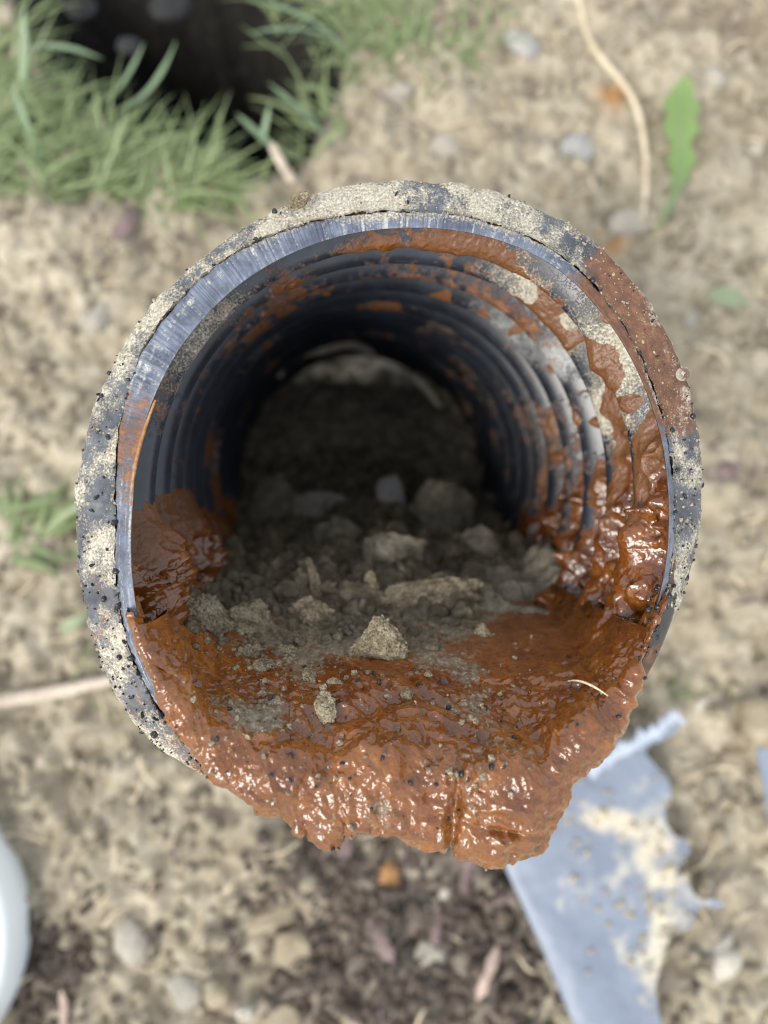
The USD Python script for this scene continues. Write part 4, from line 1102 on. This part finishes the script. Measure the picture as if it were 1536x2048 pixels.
blade1([(640, 262), (590, 210), (535, 165)], (0.004, 0.014, 0.02), 0.0034, 'thin dark blade crossing the right rim of the hole')

# ------------------------------------------------------------------ plastic sheet with painted sky sheen and ragged end, strip beside it, white lid
TOP = [(1100, 1600), (1120, 1572), (1160, 1553), (1180, 1545), (1205, 1525), (1228, 1508), (1250, 1496), (1272, 1486), (1290, 1470), (1316, 1462), (1334, 1440), (1352, 1428), (1362, 1438)]
jag = []
r_ = np.random.default_rng(5)
for i in range(len(TOP) - 1):
    a, b = np.array(TOP[i], float), np.array(TOP[i + 1], float)
    for q_, t in enumerate(np.linspace(0, 1, 6, endpoint=False)):
        jag.append(a + (b - a) * t + np.array([-0.5, -0.9]) * ((q_ % 2) * (6 + 14 * r_.random()) if i > 1 else 3 * r_.random()))
RIGHT = [(1362, 1438), (1356, 1464), (1330, 1480), (1298, 1492), (1290, 1506), (1312, 1532), (1338, 1560), (1344, 1590), (1330, 1620), (1334, 1650), (1350, 1672), (1378, 1682), (1380, 1705), (1362, 1725), (1352, 1748), (1372, 1752), (1388, 1790), (1408, 1800), (1422, 1797), (1440, 1803), (1452, 1806), (1446, 1814), (1430, 1816), (1412, 1812), (1394, 1818), (1384, 1850), (1362, 1866), (1345, 1850), (1338, 1880), (1325, 1920), (1310, 1980), (1318, 2030), (1345, 2120)]
LEFT = [(1180, 2120), (1130, 2010), (1085, 1900), (1040, 1800), (1000, 1714), (1010, 1690), (1060, 1640)]
from shapely.geometry import Polygon, Point
from shapely import contains_xy, distance, points as shp_points
poly = Polygon([tuple(q) for q in jag] + RIGHT + LEFT).buffer(0)
if poly.geom_type != 'Polygon':
    poly = max(poly.geoms, key=lambda g: g.area)
tri = trimesh.creation.triangulate_polygon(poly.simplify(0.3), engine='earcut')
tv, tf = np.array(tri[0]), np.array(tri[1])
ms = trimesh.Trimesh(np.c_[tv, np.zeros(len(tv))], tf, process=False)
sv, sf = trimesh.remesh.subdivide_to_size(ms.vertices, ms.faces, 14, max_iter=12)
ms = trimesh.Trimesh(sv, sf)
ms.merge_vertices()
sv, sf = np.array(ms.vertices)[:, :2], np.array(ms.faces)
axis_l = (np.array([1180, 2120]) - np.array([1000, 1714])) / np.linalg.norm(np.array([180, 406]))
crossd = (sv - np.array([1000, 1714])) @ np.array([axis_l[1], -axis_l[0]])          # distance from its straight left edge
H = 0.015 + 0.004 * np.cos(np.clip(crossd, -20, 400) / 400 * np.pi) + 0.0035 * (fbm(np.c_[sv, sv[:, 0] * 0], 0.012, 3, 7) - 0.5) - 0.0025 * np.exp(-np.maximum(crossd, 0) / 12)
H = H + 0.003 * np.exp(-((sv[:, 1] - 1480) / 60) ** 2) * (sv[:, 0] > 1180)
s3 = np.array([gpt(x, y, h)[0] for (x, y), h in zip(sv, H)])
th_ = 0.0012
nv = len(s3)
e = np.sort(np.vstack([sf[:, [0, 1]], sf[:, [1, 2]], sf[:, [2, 0]]]), 1)
ue, ct = np.unique(e, axis=0, return_counts=True)
be = ue[ct == 1]
sfu = sf if np.cross(s3[sf[0, 1]] - s3[sf[0, 0]], s3[sf[0, 2]] - s3[sf[0, 0]])[2] > 0 else sf[:, ::-1]
walls = np.vstack([np.c_[be[:, 0], be[:, 1], be[:, 1] + nv], np.c_[be[:, 0], be[:, 1] + nv, be[:, 0] + nv]])
sfull = np.vstack([sfu, sfu[:, ::-1] + nv, walls])
dirt = 0.12 + 0.50 * np.exp(-(((sv - (1330, 1760)) @ np.array([[.97, -.22], [.22, .97]]).T / (60, 140)) ** 2).sum(1)) + 0.45 * np.exp(-(((sv - (1310, 1930)) / (40, 110)) ** 2).sum(1)) + 0.42 * np.exp(-(((sv - (1190, 1640)) / (55, 40)) ** 2).sum(1)) + 0.4 * np.exp(-(((sv - (1290, 1655)) / (60, 40)) ** 2).sum(1)) + 0.9 * (fbm(np.c_[sv, sv[:, 0] * 0], 0.025, 3, 17) - 0.5) * (crossd > 60)
sheet_v = np.vstack([s3, s3 - [0, 0, th_]])
sheet = thing('plastic_sheet', 'black plastic sheet with sky sheen painted blue grey and a ragged torn end dusted with soil', 'plastic sheet', s3.mean(0))
obj('panel', (sheet_v, sfull), M['sheet'], sheet, smooth=True, attrs={'mask': np.clip(np.r_[dirt, dirt], 0, 1)})
tops = np.array(TOP, float)
sl = np.r_[0, np.cumsum(np.linalg.norm(np.diff(tops, axis=0), axis=1))]
teeth = []
for t in np.linspace(sl[3], sl[-1] - 3, 44):
    x, y = np.interp(t, sl, tops[:, 0]), np.interp(t, sl, tops[:, 1])
    l_ = r_.uniform(8, 20)
    dx, dy = -0.35 + 0.5 * r_.normal() * 0.6, -0.9
    tp_ = np.array([gpt(x - dx * 12, y - dy * 12, 0.0165)[0], gpt(x, y, 0.0185)[0], gpt(x + dx * l_, y + dy * l_, 0.0175 + 0.003 * r_.random())[0]])
    teeth.append(tube(spline(tp_, 6), np.linspace(0.0010, 0.0004, 6), 5, 0.5))
obj('torn_fringe', join(teeth), M['fringe'], sheet, kind='stuff')
# soil crumbs lying on the sheet
qs = np.vstack([np.c_[r_.normal(1330, 38, 220), r_.normal(1780, 110, 220)][:120], np.c_[r_.normal(1180, 50, 60), r_.normal(1640, 40, 60)], np.c_[r_.normal(1230, 70, 60), r_.normal(1830, 120, 60)]])
kd = cKDTree(sv)
dq, iq = kd.query(qs)
obj('soil_crumbs', scatter(s3[iq[dq < 9]] + [0, 0, 0.0002], None, 0.0006 + 0.0026 * r_.random((dq < 9).sum()) ** 2.5, 33, flat=0.6), M['sand'], kind='stuff', label='pale soil crumbs lying on the plastic sheet', cat='soil')
s4 = np.array([gpt(x, y, 0.012)[0] for x, y in ((1514, 1496), (1526, 1560), (1545, 1660), (1600, 1680), (1600, 1500))])
poly2 = trimesh.creation.extrude_polygon(Polygon(s4[:, :2]).buffer(-0.001).buffer(0.001), 0.0015, engine='earcut')
poly2.apply_translation([0, 0, 0.0105])
obj('plastic_sheet', poly2, M['sheet'], smooth=30, origin=s4.mean(0), attrs=None, label='second plastic piece with painted sky sheen showing only its edge at the right', cat='plastic sheet')

lc, ls = gpt(-306, 1905, 0.02)
lid = thing('plastic_tub', 'round white plastic tub with blue grey inside at the lower left edge', 'tub', lc - [0, 0, 0.02])
RL = 320 * ls / FPX


def lathe(prof, n=160):
    pr = np.array(prof)
    a = np.linspace(0, 2 * np.pi, n, endpoint=False)
    v = np.stack([pr[:, :1] * np.cos(a), pr[:, :1] * np.sin(a), np.repeat(pr[:, 1:], n, 1)], -1).reshape(-1, 3)
    return v + lc, grid_faces(len(pr), n, True)[:, ::-1]


rim_p = [(RL - 0.0068, -0.012), (RL - 0.0068, -0.001), (RL - 0.0063, 0.0), (RL - 0.005, 0.0012), (RL - 0.003, 0.0012), (RL - 0.001, 0.0004), (RL, -0.0015), (RL, -0.020), (RL - 0.002, -0.022)]
obj('rim', lathe(rim_p), M['white_plastic'], lid, smooth=True)
obj('base', lathe([(RL - 0.0066, -0.003), (RL - 0.012, -0.006), (RL - 0.020, -0.0075), (0.0005, -0.008)]), M['blue_plastic'], lid, smooth=True)
